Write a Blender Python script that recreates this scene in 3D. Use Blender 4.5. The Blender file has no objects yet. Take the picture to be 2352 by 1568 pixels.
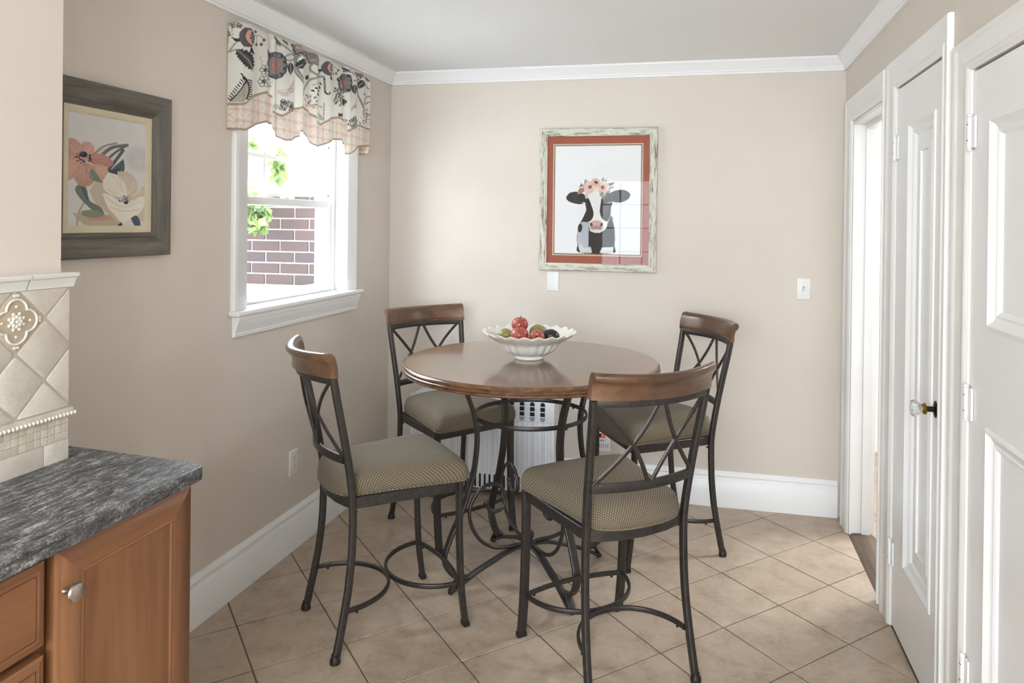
import bpy, bmesh, math, random
import numpy as np
from mathutils import Vector, Matrix
random.seed(7); rng = np.random.default_rng(7)
PI = math.pi
scene = bpy.context.scene
COL = scene.collection

# ------------------------------------------------------------------ camera
CAMH = 1.5
FPX, CX, CY = 1659.22, 1240.08, 518.536
YAW, PIT, ROL = -0.223164, 0.0030004, 0.0119236
def _axes():
    F = np.array([math.sin(YAW), math.cos(YAW), 0.]); R = np.array([math.cos(YAW), -math.sin(YAW), 0.]); U = np.array([0, 0, 1.])
    F2 = math.cos(PIT)*F - math.sin(PIT)*U; U2 = math.sin(PIT)*F + math.cos(PIT)*U
    return math.cos(ROL)*R + math.sin(ROL)*U2, -math.sin(ROL)*R + math.cos(ROL)*U2, F2
AR, AU, AF = _axes()
cam_data = bpy.data.cameras.new('camera'); cam = bpy.data.objects.new('camera', cam_data); COL.objects.link(cam)
cam_data.sensor_fit = 'HORIZONTAL'; cam_data.sensor_width = 36.0
cam_data.lens = 36.0*FPX/2352.0
cam_data.shift_x = (1176 - CX)/2352.0; cam_data.shift_y = (CY - 784)/2352.0
cam_data.clip_start = 0.05
M = Matrix.Identity(4)
for i in range(3):
    M[i][0], M[i][1], M[i][2] = AR[i], AU[i], -AF[i]
M[2][3] = CAMH
cam.matrix_world = M
scene.camera = cam
def topx(P):                                   # world points (N,3) -> photo pixels
    X = np.asarray(P, float) - np.array([0, 0, CAMH]); d = X@AF
    return np.stack([CX + FPX*(X@AR)/d, CY - FPX*(X@AU)/d], -1)
def on(ax, val, x, y):                         # photo pixel -> point on an axis plane
    d = AF + AR*(x-CX)/FPX - AU*(y-CY)/FPX
    t = (val - (CAMH if ax == 2 else 0))/d[ax]
    return np.array([0, 0, CAMH]) + t*d

# ------------------------------------------------------------------ daylight, exposure
SKY = 15.0
world = bpy.data.worlds.new('world'); scene.world = world; world.use_nodes = True
bg = world.node_tree.nodes['Background']; bg.inputs[0].default_value = (0.80, 0.91, 1.0, 1); bg.inputs[1].default_value = SKY
def portal(name, loc, rot, sx, sy):            # guides sky sampling through a real opening
    l = bpy.data.lights.new(name, 'AREA'); l.shape = 'RECTANGLE'; l.size = sx; l.size_y = sy
    l.cycles.is_portal = True
    o = bpy.data.objects.new(name, l); COL.objects.link(o); o.location = loc; o.rotation_euler = rot
    return o
portal('window_portal', (-2.03, 3.03, 1.6), (0, -PI/2, 0), 1.0, 0.9)
portal('rear_window_portal', (-0.55, -2.52, 1.45), (PI/2, 0, 0), 1.9, 1.5)
vs = scene.view_settings
vs.view_transform = 'Standard'; vs.look = 'None'; vs.gamma = 1.0; vs.use_curve_mapping = False
vs.exposure = 0.5

# ------------------------------------------------------------------ materials
def lin(c):
    return tuple((x/255/12.92 if x/255 <= .04045 else ((x/255+.055)/1.055)**2.4) for x in c)
def rgba(c): return (*lin(c), 1)
class NT:
    def __init__(s, name):
        s.m = bpy.data.materials.new(name); s.m.use_nodes = True
        s.t = s.m.node_tree; s.n = s.t.nodes; s.l = s.t.links
        s.b = s.n['Principled BSDF']; s.out = s.n['Material Output']
    def add(s, typ, **kw):
        n = s.n.new(typ)
        for k, v in kw.items(): setattr(n, k, v)
        return n
    def link(s, a, b): s.l.new(a, b)
    def coords(s, scale=(1, 1, 1), kind='Object', rot=(0, 0, 0)):
        tc = s.add('ShaderNodeTexCoord'); mp = s.add('ShaderNodeMapping')
        mp.inputs['Scale'].default_value = scale; mp.inputs['Rotation'].default_value = rot
        s.link(tc.outputs[kind], mp.inputs['Vector']); return mp.outputs[0]
    def world(s, scale=(1, 1, 1), rot=(0, 0, 0)):
        g = s.add('ShaderNodeNewGeometry'); mp = s.add('ShaderNodeMapping')
        mp.inputs['Scale'].default_value = scale; mp.inputs['Rotation'].default_value = rot
        s.link(g.outputs['Position'], mp.inputs['Vector']); return mp.outputs[0]
    def noise(s, vec, scale, detail=4, rough=.55, dist=0):
        n = s.add('ShaderNodeTexNoise'); s.link(vec, n.inputs['Vector'])
        n.inputs['Scale'].default_value = scale; n.inputs['Detail'].default_value = detail
        n.inputs['Roughness'].default_value = rough; n.inputs['Distortion'].default_value = dist
        return n.outputs[0]
    def ramp(s, fac, stops, interp='LINEAR'):
        r = s.add('ShaderNodeValToRGB'); r.color_ramp.interpolation = interp
        e = r.color_ramp.elements
        while len(e) < len(stops): e.new(.5)
        for i, (p, c) in enumerate(stops): e[i].position = p; e[i].color = rgba(c)
        s.link(fac, r.inputs[0]); return r.outputs[0]
    def mix(s, fac, a, b, mode='MIX'):
        m = s.add('ShaderNodeMix', data_type='RGBA', blend_type=mode)
        for sock, v in ((m.inputs[0], fac), (m.inputs[6], a), (m.inputs[7], b)):
            if isinstance(v, (int, float)): sock.default_value = v
            elif isinstance(v, tuple): sock.default_value = rgba(v)
            else: s.link(v, sock)
        return m.outputs[2]
    def math(s, op, a, b=0.0, clamp=False):
        m = s.add('ShaderNodeMath', operation=op, use_clamp=clamp)
        for i, v in enumerate((a, b)):
            if isinstance(v, (int, float)): m.inputs[i].default_value = v
            else: s.link(v, m.inputs[i])
        return m.outputs[0]
    def bump(s, h, strength=.2, dist=.002):
        b = s.add('ShaderNodeBump'); b.inputs['Strength'].default_value = strength; b.inputs['Distance'].default_value = dist
        s.link(h, b.inputs['Height']); s.link(b.outputs[0], s.b.inputs['Normal'])
    def base(s, c):
        if isinstance(c, tuple): s.b.inputs['Base Color'].default_value = rgba(c)
        else: s.link(c, s.b.inputs['Base Color'])
    def p(s, **kw):
        for k, v in kw.items(): s.b.inputs[k.replace('_', ' ')].default_value = v
        return s
def paint(name, c, rough=.5, mott=.02, bump=.05, bscale=220):
    t = NT(name); w = t.world()
    n = t.noise(w, 1.7, 3); d = tuple(max(0, int(x*(1-mott))) for x in c); u = tuple(min(255, int(x*(1+mott))) for x in c)
    t.base(t.ramp(n, [(.3, d), (.7, u)])); t.p(Roughness=rough)
    if bump: t.bump(t.noise(t.world(), bscale, 2), bump, .001)
    return t.m
def wood(name, c1, c2, c3, axis=0, scale=14, stretch=12, rough=.35, coat=0, kind='Object', bump=.05):
    t = NT(name); sc = [1, 1, 1]; sc[axis] = 1.0/stretch
    v = t.coords(tuple(sc), kind); n = t.noise(v, scale, 6, .6, .6); n2 = t.noise(v, scale*5, 4, .6)
    f = t.math('ADD', t.math('MULTIPLY', n, .75), t.math('MULTIPLY', n2, .25))
    t.base(t.ramp(f, [(.34, c1), (.5, c2), (.66, c3)])); t.p(Roughness=rough, Coat_Weight=coat, Coat_Roughness=.12)
    if bump: t.bump(f, bump, .002)
    return t.m
def metal(name, c, rough=.35, m=1.0):
    t = NT(name); n = t.noise(t.coords(), 60, 3)
    t.base(t.ramp(n, [(.3, tuple(int(x*.9) for x in c)), (.7, tuple(min(255, int(x*1.08)) for x in c))])); t.p(Roughness=rough, Metallic=m); return t.m
def plain(name, c, rough=.5, var=.03, **kw):
    t = NT(name); n = t.noise(t.coords(), 25, 3)
    t.base(t.ramp(n, [(.3, tuple(int(x*(1-var)) for x in c)), (.7, tuple(min(255, int(x*(1+var))) for x in c))])); t.p(Roughness=rough, **kw); return t.m
def glass(name, refl=.9, tint=(1, 1, 1)):
    t = NT(name); t.n.remove(t.b)
    tr = t.add('ShaderNodeBsdfTransparent'); tr.inputs[0].default_value = (*tint, 1)
    gl = t.add('ShaderNodeBsdfGlossy'); gl.inputs['Roughness'].default_value = .0
    fr = t.add('ShaderNodeFresnel'); fr.inputs[0].default_value = 1.5
    mx = t.add('ShaderNodeMixShader'); t.link(t.math('MULTIPLY', fr.outputs[0], refl), mx.inputs[0]); t.link(tr.outputs[0], mx.inputs[1]); t.link(gl.outputs[0], mx.inputs[2])
    t.link(mx.outputs[0], t.out.inputs[0]); return t.m
def printed(name, rough=.6, translucent=0.0, weave=0):
    t = NT(name); a = t.add('ShaderNodeAttribute', attribute_name='print')
    t.link(a.outputs['Color'], t.b.inputs['Base Color']); t.p(Roughness=rough)
    if weave: t.bump(t.noise(t.coords(), weave, 2), .15, .001)
    if translucent:
        tl = t.add('ShaderNodeBsdfTranslucent'); t.link(a.outputs['Color'], tl.inputs[0])
        mx = t.add('ShaderNodeMixShader'); mx.inputs[0].default_value = translucent
        t.link(t.b.outputs[0], mx.inputs[1]); t.link(tl.outputs[0], mx.inputs[2]); t.link(mx.outputs[0], t.out.inputs[0])
    return t.m

MT = {}
MT['wall'] = paint('wall_paint', (219, 209, 198), .55, .012, .06, 150)
MT['ceiling'] = paint('ceiling_paint', (240, 240, 240), .8, .008, .03)
MT['trim'] = paint('trim_paint', (243, 243, 243), .32, .008, .02, 90)
MT['trimold'] = paint('old_trim_paint', (242, 241, 239), .36, .015, .12, 70)
def tile_mat():
    t = NT('floor_tile'); w = t.world()
    oi = t.add('ShaderNodeObjectInfo')
    n1 = t.noise(w, 9, 6, .65, .4); n2 = t.noise(w, 45, 4, .6)
    off = t.add('ShaderNodeVectorMath', operation='SCALE'); 
    f = t.math('ADD', t.math('MULTIPLY', n1, .7), t.math('MULTIPLY', n2, .3))
    c = t.ramp(f, [(.33, (158, 138, 118)), (.5, (182, 164, 144)), (.68, (198, 181, 162))])
    r = t.math('MULTIPLY', t.math('SUBTRACT', oi.outputs['Random'], .5), .16)
    c = t.mix(t.math('ADD', r, .08), c, (164, 140, 116))
    t.base(c); t.link(t.math('ADD', t.math('MULTIPLY', n2, .25), .26), t.b.inputs['Roughness'])
    t.bump(f, .10, .002); return t.m
MT['tile'] = tile_mat()
MT['grout'] = paint('grout', (112, 98, 84), .9, .08, .2, 160)
MT['steel'] = metal('bronze_steel', (74, 70, 68), .4, .7)
MT['rubber'] = plain('dark_foot_plastic', (32, 28, 26), .45)
MT['railwood'] = wood('chair_rail_wood', (68, 46, 31), (100, 70, 48), (124, 89, 63), 0, 16, 10, .28, .35)
def table_mat():
    t = NT('table_wood'); tc = t.add('ShaderNodeTexCoord'); sp = t.add('ShaderNodeSeparateXYZ'); t.link(tc.outputs['Object'], sp.inputs[0])
    ang = t.math('ARCTAN2', sp.outputs[1], sp.outputs[0]); seg = t.math('FLOOR', t.math('MULTIPLY', ang, 8/(2*PI)))
    r2 = t.math('SQRT', t.math('ADD', t.math('MULTIPLY', sp.outputs[0], sp.outputs[0]), t.math('MULTIPLY', sp.outputs[1], sp.outputs[1])))
    rot = t.add('ShaderNodeVectorRotate', rotation_type='Z_AXIS'); t.link(tc.outputs['Object'], rot.inputs[0])
    t.link(t.math('MULTIPLY', t.math('ADD', seg, .5), -2*PI/8), rot.inputs['Angle'])
    mp = t.add('ShaderNodeMapping'); mp.inputs['Scale'].default_value = (.09, 1, 1); t.link(rot.outputs[0], mp.inputs[0])
    n = t.noise(mp.outputs[0], 26, 6, .6, .5)
    inner = t.ramp(n, [(.32, (84, 58, 40)), (.5, (108, 78, 56)), (.7, (128, 95, 69))])
    cb = t.add('ShaderNodeCombineXYZ'); t.link(t.math('MULTIPLY', ang, .35), cb.inputs[0]); t.link(r2, cb.inputs[1])
    n2 = t.noise(cb.outputs[0], 30, 5, .6)
    outer = t.ramp(n2, [(.32, (92, 64, 44)), (.5, (120, 87, 61)), (.7, (142, 106, 76))])
    c = t.mix(t.math('GREATER_THAN', r2, .43), inner, outer)
    line = t.math('LESS_THAN', t.math('ABSOLUTE', t.math('SUBTRACT', r2, .43)), .0018)
    c = t.mix(t.math('MULTIPLY', line, .35), c, (60, 38, 24))
    t.base(c); t.p(Roughness=.22, Coat_Weight=.6, Coat_Roughness=.1); return t.m
MT['table'] = table_mat()
MT['tableedge'] = wood('table_edge_wood', (76, 50, 34), (106, 74, 51), (126, 91, 65), 2, 18, .3, .25, .5)
def cushion_mat():
    t = NT('woven_upholstery'); uv = t.add('ShaderNodeUVMap'); sp = t.add('ShaderNodeSeparateXYZ'); t.link(uv.outputs[0], sp.inputs[0])
    k = 2*PI/.0095
    a = t.math('SINE', t.math('MULTIPLY', t.math('ADD', sp.outputs[0], t.math('MULTIPLY', sp.outputs[1], .75)), k))
    b = t.math('SINE', t.math('MULTIPLY', t.math('SUBTRACT', sp.outputs[0], t.math('MULTIPLY', sp.outputs[1], .75)), k))
    m = t.math('MAXIMUM', a, b)
    nz = t.noise(uv.outputs[0], 260, 3, .7)
    f = t.math('ADD', t.math('MULTIPLY', m, .5), t.math('MULTIPLY', t.math('SUBTRACT', nz, .5), .9))
    big = t.noise(uv.outputs[0], 7, 2)
    c = t.ramp(t.math('ADD', t.math('MULTIPLY', f, .5), .5), [(.30, (152, 141, 120)), (.58, (116, 103, 83)), (.80, (58, 48, 36))])
    c = t.mix(t.math('MULTIPLY', big, .25), c, (126, 114, 94))
    t.base(c); t.p(Roughness=.9, Sheen_Weight=.06); t.bump(f, -.5, .002); return t.m
MT['cushion'] = cushion_mat()
MT['cherry'] = wood('cherry_wood', (110, 72, 46), (131, 89, 59), (148, 104, 71), 2, 9, 14, .35, .2)
MT['cherryh'] = wood('cherry_wood_horizontal', (112, 72, 46), (133, 89, 59), (149, 104, 71), 1, 9, 14, .35, .2)
MT['cherrydark'] = wood('cherry_wood_frame', (74, 46, 28), (92, 60, 38), (106, 70, 46), 2, 9, 14, .4)
MT['nickel'] = metal('brushed_nickel', (196, 190, 180), .28)
MT['brass'] = metal('aged_brass', (150, 124, 62), .32)
MT['bronze'] = metal('dark_bronze', (74, 66, 50), .4)
def granite_mat():
    t = NT('granite'); w = t.world((1, 1, 1), (0, 0, .6)); w2 = t.world((1, .3, 1), (0, 0, .5))
    n = t.noise(w2, 70, 6, .7, .5); n2 = t.noise(w, 210, 5, .7); n3 = t.noise(w, 5, 3)
    f = t.math('ADD', t.math('ADD', t.math('MULTIPLY', n, .5), t.math('MULTIPLY', n2, .35)), t.math('MULTIPLY', n3, .15))
    t.base(t.ramp(f, [(.40, (30, 30, 31)), (.46, (62, 63, 65)), (.52, (98, 99, 101)), (.60, (178, 179, 182))]))
    t.link(t.math('ADD', t.math('MULTIPLY', n2, .4), .26), t.b.inputs['Roughness']); t.p(IOR=1.65); t.bump(f, .6, .003); return t.m
MT['granite'] = granite_mat()
def stone_mat(name, c1, c2, c3):
    t = NT(name); w = t.world(); oi = t.add('ShaderNodeObjectInfo')
    n = t.noise(w, 22, 6, .65, .3); n2 = t.noise(w, 160, 3, .6)
    f = t.math('ADD', t.math('MULTIPLY', n, .7), t.math('MULTIPLY', n2, .3))
    c = t.ramp(f, [(.32, c1), (.5, c2), (.66, c3)])
    c = t.mix(t.math('MULTIPLY', oi.outputs['Random'], .6), c, c1)
    t.base(c); t.p(Roughness=.55); t.bump(f, .3, .002); return t.m
MT['travertine'] = stone_mat('travertine', (196, 187, 172), (215, 208, 196), (226, 221, 212))
MT['mosaic'] = stone_mat('mosaic_stone', (184, 172, 152), (210, 202, 186), (226, 221, 210))
MT['relief'] = stone_mat('relief_tile_ground', (178, 162, 140), (192, 177, 156), (204, 191, 172))
MT['reliefw'] = plain('relief_tile_raised', (226, 220, 208), .45)
MT['bsgrout'] = paint('backsplash_grout', (188, 179, 164), .9, .04, .2, 160)
MT['ceramic'] = plain('white_ceramic', (232, 230, 224), .18, .01)
MT['bowl'] = plain('white_glazed_earthenware', (236, 233, 226), .16, .01)
MT['plate'] = plain('white_plastic', (235, 235, 232), .3, .01)
MT['dark'] = plain('dark_recess', (18, 17, 16), .6)  # near-black stands in for shade in openings; also used on dark parts
MT['grey'] = plain('grey_plastic', (150, 152, 155), .4)
MT['heater'] = plain('heater_enamel', (232, 233, 236), .3, .01)
MT['pane'] = glass('window_glass', .8)
MT['pictureglass'] = glass('picture_glass', .35)
MT['doorglass'] = glass('door_glass', .6)
MT['thresh'] = wood('threshold_wood', (74, 60, 48), (100, 84, 68), (120, 102, 84), 1, 20, 12, .6)
MT['hallwood'] = wood('hall_floor_wood', (140, 116, 90), (160, 136, 108), (176, 152, 124), 0, 10, 12, .3, .2)
MT['greyframeh'] = wood('grey_frame_wood_horizontal', (78, 74, 66), (104, 99, 90), (124, 119, 109), 1, 30, 14, .55)
MT['greyframev'] = wood('grey_frame_wood_vertical', (78, 74, 66), (104, 99, 90), (124, 119, 109), 2, 30, 14, .55)
def distressed(name, axis):
    t = NT(name); sc = [1, 1, 1]; sc[axis] = .12
    n = t.noise(t.coords(tuple(sc)), 130, 6, .75); n2 = t.noise(t.coords(tuple(sc)), 40, 3)
    f = t.math('ADD', t.math('MULTIPLY', n, .7), t.math('MULTIPLY', n2, .3))
    t.base(t.ramp(f, [(.38, (96, 74, 52)), (.44, (168, 158, 138)), (.5, (214, 214, 200)), (.7, (226, 227, 216))])); t.p(Roughness=.6); t.bump(f, .3, .002); return t.m
MT['whiteframeh'] = distressed('distressed_frame_horizontal', 0)
MT['whiteframev'] = distressed('distressed_frame_vertical', 2)
MT['rustmat'] = plain('rust_mat_board', (166, 92, 72), .8, .02)
MT['olive'] = plain('olive_fillet', (150, 146, 104), .6)
MT['whitemat'] = plain('white_fillet', (235, 234, 228), .7, .01)
MT['liner'] = plain('cream_linen_liner', (212, 202, 176), .8, .02)
MT['print'] = printed('art_print', .7)
MT['fabric'] = printed('valance_fabric', .85, .09, 900)
def apple_mat(name, red, yel):
    t = NT(name); v = t.coords((6, 6, 1.2)); n = t.noise(v, 6, 5, .6); n2 = t.noise(t.coords(), 14, 2)
    f = t.math('ADD', t.math('MULTIPLY', n, .5), t.math('MULTIPLY', n2, .5))
    t.base(t.ramp(f, [(.36, yel), (.52, red), (.7, tuple(int(x*.8) for x in red))])); t.p(Roughness=.25); return t.m
MT['apple'] = apple_mat('red_apple_skin', (168, 78, 66), (190, 138, 100))
MT['pear'] = apple_mat('green_pear_skin', (146, 138, 78), (164, 156, 98))
MT['avocado'] = apple_mat('avocado_skin', (40, 36, 40), (58, 54, 48))
MT['stem'] = plain('fruit_stem', (66, 46, 30), .7)
def brick_mat():
    t = NT('brick'); oi = t.add('ShaderNodeObjectInfo'); n = t.noise(t.world(), 60, 4)
    c = t.ramp(oi.outputs['Random'], [(0, (52, 42, 42)), (.5, (62, 45, 44)), (1, (48, 42, 46))])
    t.base(t.mix(t.math('MULTIPLY', n, .4), c, (76, 62, 60))); t.p(Roughness=.9); t.bump(n, .4, .004); return t.m
MT['brick'] = brick_mat()
MT['mortar'] = paint('mortar', (140, 136, 131), .9, .05, .2)
MT['concrete'] = paint('pale_concrete', (214, 212, 206), .9, .06, .2, 60)
def leaf_mat():
    t = NT('leaf'); n = t.noise(t.coords(), 9, 2)
    t.base(t.ramp(n, [(.3, (70, 92, 52)), (.55, (98, 118, 68)), (.75, (134, 136, 86))])); t.p(Roughness=.6)
    tl = t.add('ShaderNodeBsdfTranslucent'); tl.inputs[0].default_value = rgba((110, 132, 74))
    mx = t.add('ShaderNodeMixShader'); mx.inputs[0].default_value = .4
    t.link(t.b.outputs[0], mx.inputs[1]); t.link(tl.outputs[0], mx.inputs[2]); t.link(mx.outputs[0], t.out.inputs[0]); return t.m
MT['leaf'] = leaf_mat()
MT['bark'] = plain('bark', (90, 74, 58), .9, .1)
def led_mat():
    t = NT('red_led'); t.base((255, 40, 20)); t.b.inputs['Emission Color'].default_value = rgba((255, 60, 30)); t.b.inputs['Emission Strength'].default_value = 2.5; return t.m
MT['led'] = led_mat()

# ------------------------------------------------------------------ mesh helpers
class MB:
    def __init__(s): s.v = []; s.f = []
    def _a(s, vs, fs):
        o = len(s.v); s.v += [tuple(map(float, p)) for p in vs]; s.f += [tuple(i+o for i in f) for f in fs]; return s
    def box(s, lo, hi):
        (a, b, c), (d, e, f) = lo, hi
        return s._a([(a, b, c), (d, b, c), (d, e, c), (a, e, c), (a, b, f), (d, b, f), (d, e, f), (a, e, f)],
                    [(0, 3, 2, 1), (4, 5, 6, 7), (0, 1, 5, 4), (1, 2, 6, 5), (2, 3, 7, 6), (3, 0, 4, 7)])
    def ext(s, loop, vec):
        n = len(loop); vec = np.array(vec); A_ = [np.array(p, float) for p in loop]; B_ = [p+vec for p in A_]
        return s._a(A_+B_, [tuple(range(n))[::-1], tuple(range(n, 2*n))]+[(i, (i+1) % n, (i+1) % n+n, i+n) for i in range(n)])
    def lathe(s, prof, n=48, c=(0, 0, 0), axis=2, fn=None, caps=True):
        vs, fs = [], []
        for j, (r, z) in enumerate(prof):
            for i in range(n):
                a = 2*PI*i/n; rr, zz = (r, z) if fn is None else fn(r, z, a, j)
                p = [rr*math.cos(a), rr*math.sin(a), zz]
                if axis == 0: p = [p[2], p[0], p[1]]
                elif axis == 1: p = [p[0], p[2], p[1]]
                vs.append((p[0]+c[0], p[1]+c[1], p[2]+c[2]))
        m = len(prof)
        for j in range(m-1):
            for i in range(n):
                k = (i+1) % n; fs.append((j*n+i, j*n+k, (j+1)*n+k, (j+1)*n+i))
        if caps: fs.append(tuple(range(n))[::-1]); fs.append(tuple(range((m-1)*n, m*n)))
        return s._a(vs, fs)
    def sweep(s, pts, prof, ref, closed=False, scales=None):
        P = [np.array(p, float) for p in pts]; n = len(P); m = len(prof); vs = []
        for i in range(n):
            if closed: t = P[(i+1) % n]-P[i-1]
            else: t = P[min(i+1, n-1)]-P[max(i-1, 0)]
            t = t/np.linalg.norm(t); r = np.array(ref(i) if callable(ref) else ref, float)
            sd = np.cross(t, r); sd /= np.linalg.norm(sd); up = np.cross(sd, t)
            k = 1 if scales is None else scales[i]
            for a, b in prof: vs.append(P[i]+sd*a*k+up*b*k)
        fs = []
        for i in range(n if closed else n-1):
            i2 = (i+1) % n
            for j in range(m):
                j2 = (j+1) % m; fs.append((i*m+j, i*m+j2, i2*m+j2, i2*m+j))
        if not closed: fs.append(tuple(range(m))); fs.append(tuple(range((n-1)*m, n*m))[::-1])
        return s._a(vs, fs)
    def sphere(s, c, r, nu=16, nv=10, sc=(1, 1, 1)):
        prof = [(max(1e-4, math.sin(PI*j/nv))*r, -math.cos(PI*j/nv)*r) for j in range(nv+1)]
        b = MB().lathe(prof, nu); return s._a([(c[0]+x*sc[0], c[1]+y*sc[1], c[2]+z*sc[2]) for x, y, z in b.v], b.f)
    def xf(s, fn): s.v = [tuple(fn(*p)) for p in s.v]; return s
def circ(r, n=10): return [(r*math.cos(2*PI*i/n), r*math.sin(2*PI*i/n)) for i in range(n)]
def rr(w, h, r, seg=2):
    o = []
    for cx, cy, a0 in ((w/2-r, h/2-r, 0), (-w/2+r, h/2-r, PI/2), (-w/2+r, -h/2+r, PI), (w/2-r, -h/2+r, 1.5*PI)):
        for k in range(seg+1): a = a0+PI/2*k/seg; o.append((cx+r*math.cos(a), cy+r*math.sin(a)))
    return o
def spline(pts, n):
    P = np.array(pts, float); P = np.vstack([2*P[0]-P[1], P, 2*P[-1]-P[-2]]); m = len(P)-3; out = []
    for i in range(n):
        u = i/(n-1)*m; k = min(int(u), m-1); t = u-k; a, b, c, d = P[k:k+4]
        out.append(.5*((2*b)+(-a+c)*t+(2*a-5*b+4*c-d)*t*t+(-a+3*b-3*c+d)*t**3))
    return np.array(out)
def mesh(name, mb, mat, bevel=0, smooth=None, seg=2):
    me = bpy.data.meshes.new(name); me.from_pydata(mb.v, [], mb.f); me.update()
    bm = bmesh.new(); bm.from_mesh(me)
    bmesh.ops.recalc_face_normals(bm, faces=bm.faces)
    if bevel:
        es = [e for e in bm.edges if len(e.link_faces) == 2 and e.calc_face_angle(0) > .6]
        bmesh.ops.bevel(bm, geom=es, offset=bevel, segments=seg, affect='EDGES', profile=.6, clamp_overlap=True)
    bm.to_mesh(me); bm.free()
    if smooth is None: smooth = True
    if smooth:
        me.shade_smooth(); me.set_sharp_from_angle(angle=math.radians(38))
    me.materials.append(mat if not isinstance(mat, str) else MT[mat])
    return me
def obj(name, mb, mat, parent=None, bevel=0, smooth=None, seg=2):
    me = mb if isinstance(mb, bpy.types.Mesh) else mesh(name, mb, mat, bevel, smooth, seg)
    o = bpy.data.objects.new(name, me); COL.objects.link(o); o.parent = parent; return o
def tag(o, label, cat=None, group=None, kind=None):
    o['label'] = label
    if cat: o['category'] = cat
    if group: o['group'] = group
    if kind: o['kind'] = kind
    return o
def thing(name, label, cat, loc=(0, 0, 0), rz=0, group=None, kind=None):
    o = bpy.data.objects.new(name, None); COL.objects.link(o); o.location = loc; o.rotation_euler = (0, 0, rz); o.empty_display_size = .1
    return tag(o, label, cat, group, kind)
def struct(name, mb, mat, label, cat, bevel=0):
    return tag(obj(name, mb, mat, None, bevel), label, cat, kind='structure')
def copy_tree(o, parent=None):
    c = o.copy(); COL.objects.link(c); c.parent = parent
    for ch in list(o.children): copy_tree(ch, c)
    return c
def clip(poly, lo, hi):
    for ax in (0, 1):
        for sgn, lim in ((1, lo[ax]), (-1, -hi[ax])):
            out = []
            for i in range(len(poly)):
                a, b = poly[i-1], poly[i]; da, db = sgn*a[ax]-lim, sgn*b[ax]-lim
                if (da >= 0) != (db >= 0):
                    t = da/(da-db); out.append((a[0]+t*(b[0]-a[0]), a[1]+t*(b[1]-a[1])))
                if db >= 0: out.append(b)
            poly = out
            if not poly: return []
    return poly
def area(p): return abs(sum(p[i-1][0]*p[i][1]-p[i][0]*p[i-1][1] for i in range(len(p))))/2
def frame4(make, w, h, prof):
    """four mitred sides; prof = [(inset, height)], closed behind; make(u,v,o)->xyz. yields 4 MBs: bottom,right,top,left"""
    def cs(t): return [(-w/2+t, -h/2+t), (w/2-t, -h/2+t), (w/2-t, h/2-t), (-w/2+t, h/2-t)]
    for k in range(4):
        mb = MB(); L = []
        for t, o in prof: c = cs(t); L.append((make(*c[k], o), make(*c[(k+1) % 4], o)))
        n = len(L); mb._a([p for p, q in L]+[q for p, q in L], [(i, (i+1) % n, (i+1) % n+n, i+n) for i in range(n)]+[tuple(range(n)), tuple(range(n, 2*n))[::-1]])
        yield k, mb

# ------------------------------------------------------------------ room shell
XL, XR, YB, YR, ZC = -1.8197, 0.7073, 3.9883, -2.45, 2.379
WZ0, WZ1, WY0, WY1 = 1.128, 2.05, 2.608, 3.446      # window opening
def wall_boxes(mb, axis, a0, a1, u0, u1, z1, holes):
    """slab a0..a1 along axis, u range, with holes [(ua,ub,za,zb)] sorted by ua"""
    def bx(ua, ub, za, zb):
        if ub-ua < 1e-4 or zb-za < 1e-4: return
        mb.box((a0, ua, za), (a1, ub, zb)) if axis == 0 else mb.box((ua, a0, za), (ub, a1, zb))
    u = u0
    for ua, ub, za, zb in holes:
        bx(u, ua, 0, z1); bx(ua, ub, 0, za); bx(ua, ub, zb, z1); u = ub
    bx(u, u1, 0, z1); return mb
struct('wall_left', wall_boxes(MB(), 0, XL-.17, XL, YR, YB+.15, ZC+.05, [(WY0, WY1, WZ0, WZ1)]), 'wall', 'beige painted wall holding the double hung window and floral picture', 'wall')
struct('wall_back', wall_boxes(MB(), 1, YB, YB+.15, XL, XR+.12, ZC+.05, []), 'wall', 'beige painted end wall behind the round table', 'wall')
D1 = (3.144, 3.79, 0, 2.02); D2 = (2.40, 2.955, 0, 2.026); D3 = (1.45, 2.168, 0, 1.93)
struct('wall_right', wall_boxes(MB(), 0, XR, XR+.115, YR, YB, ZC+.05, [D3, D2, D1]), 'wall', 'beige painted wall with the white doors', 'wall')
struct('wall_rear', wall_boxes(MB(), 1, YR-.15, YR, XL-.17, XR+.115, ZC+.05, [(-1.5, .4, .7, 2.2)]), 'wall', 'wall behind the camera with the wide window', 'wall')
struct('wall_partition', MB().box((XL, -.9, 0), (-1.515, 1.447, ZC)), 'wall', 'beige projecting wall end above the tiled backsplash', 'wall')
struct('ceiling', MB().box((XL-.17, YR-.15, ZC), (XR+.115, YB+.15, ZC+.1)), 'ceiling', 'flat white painted ceiling', 'ceiling')
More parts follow.
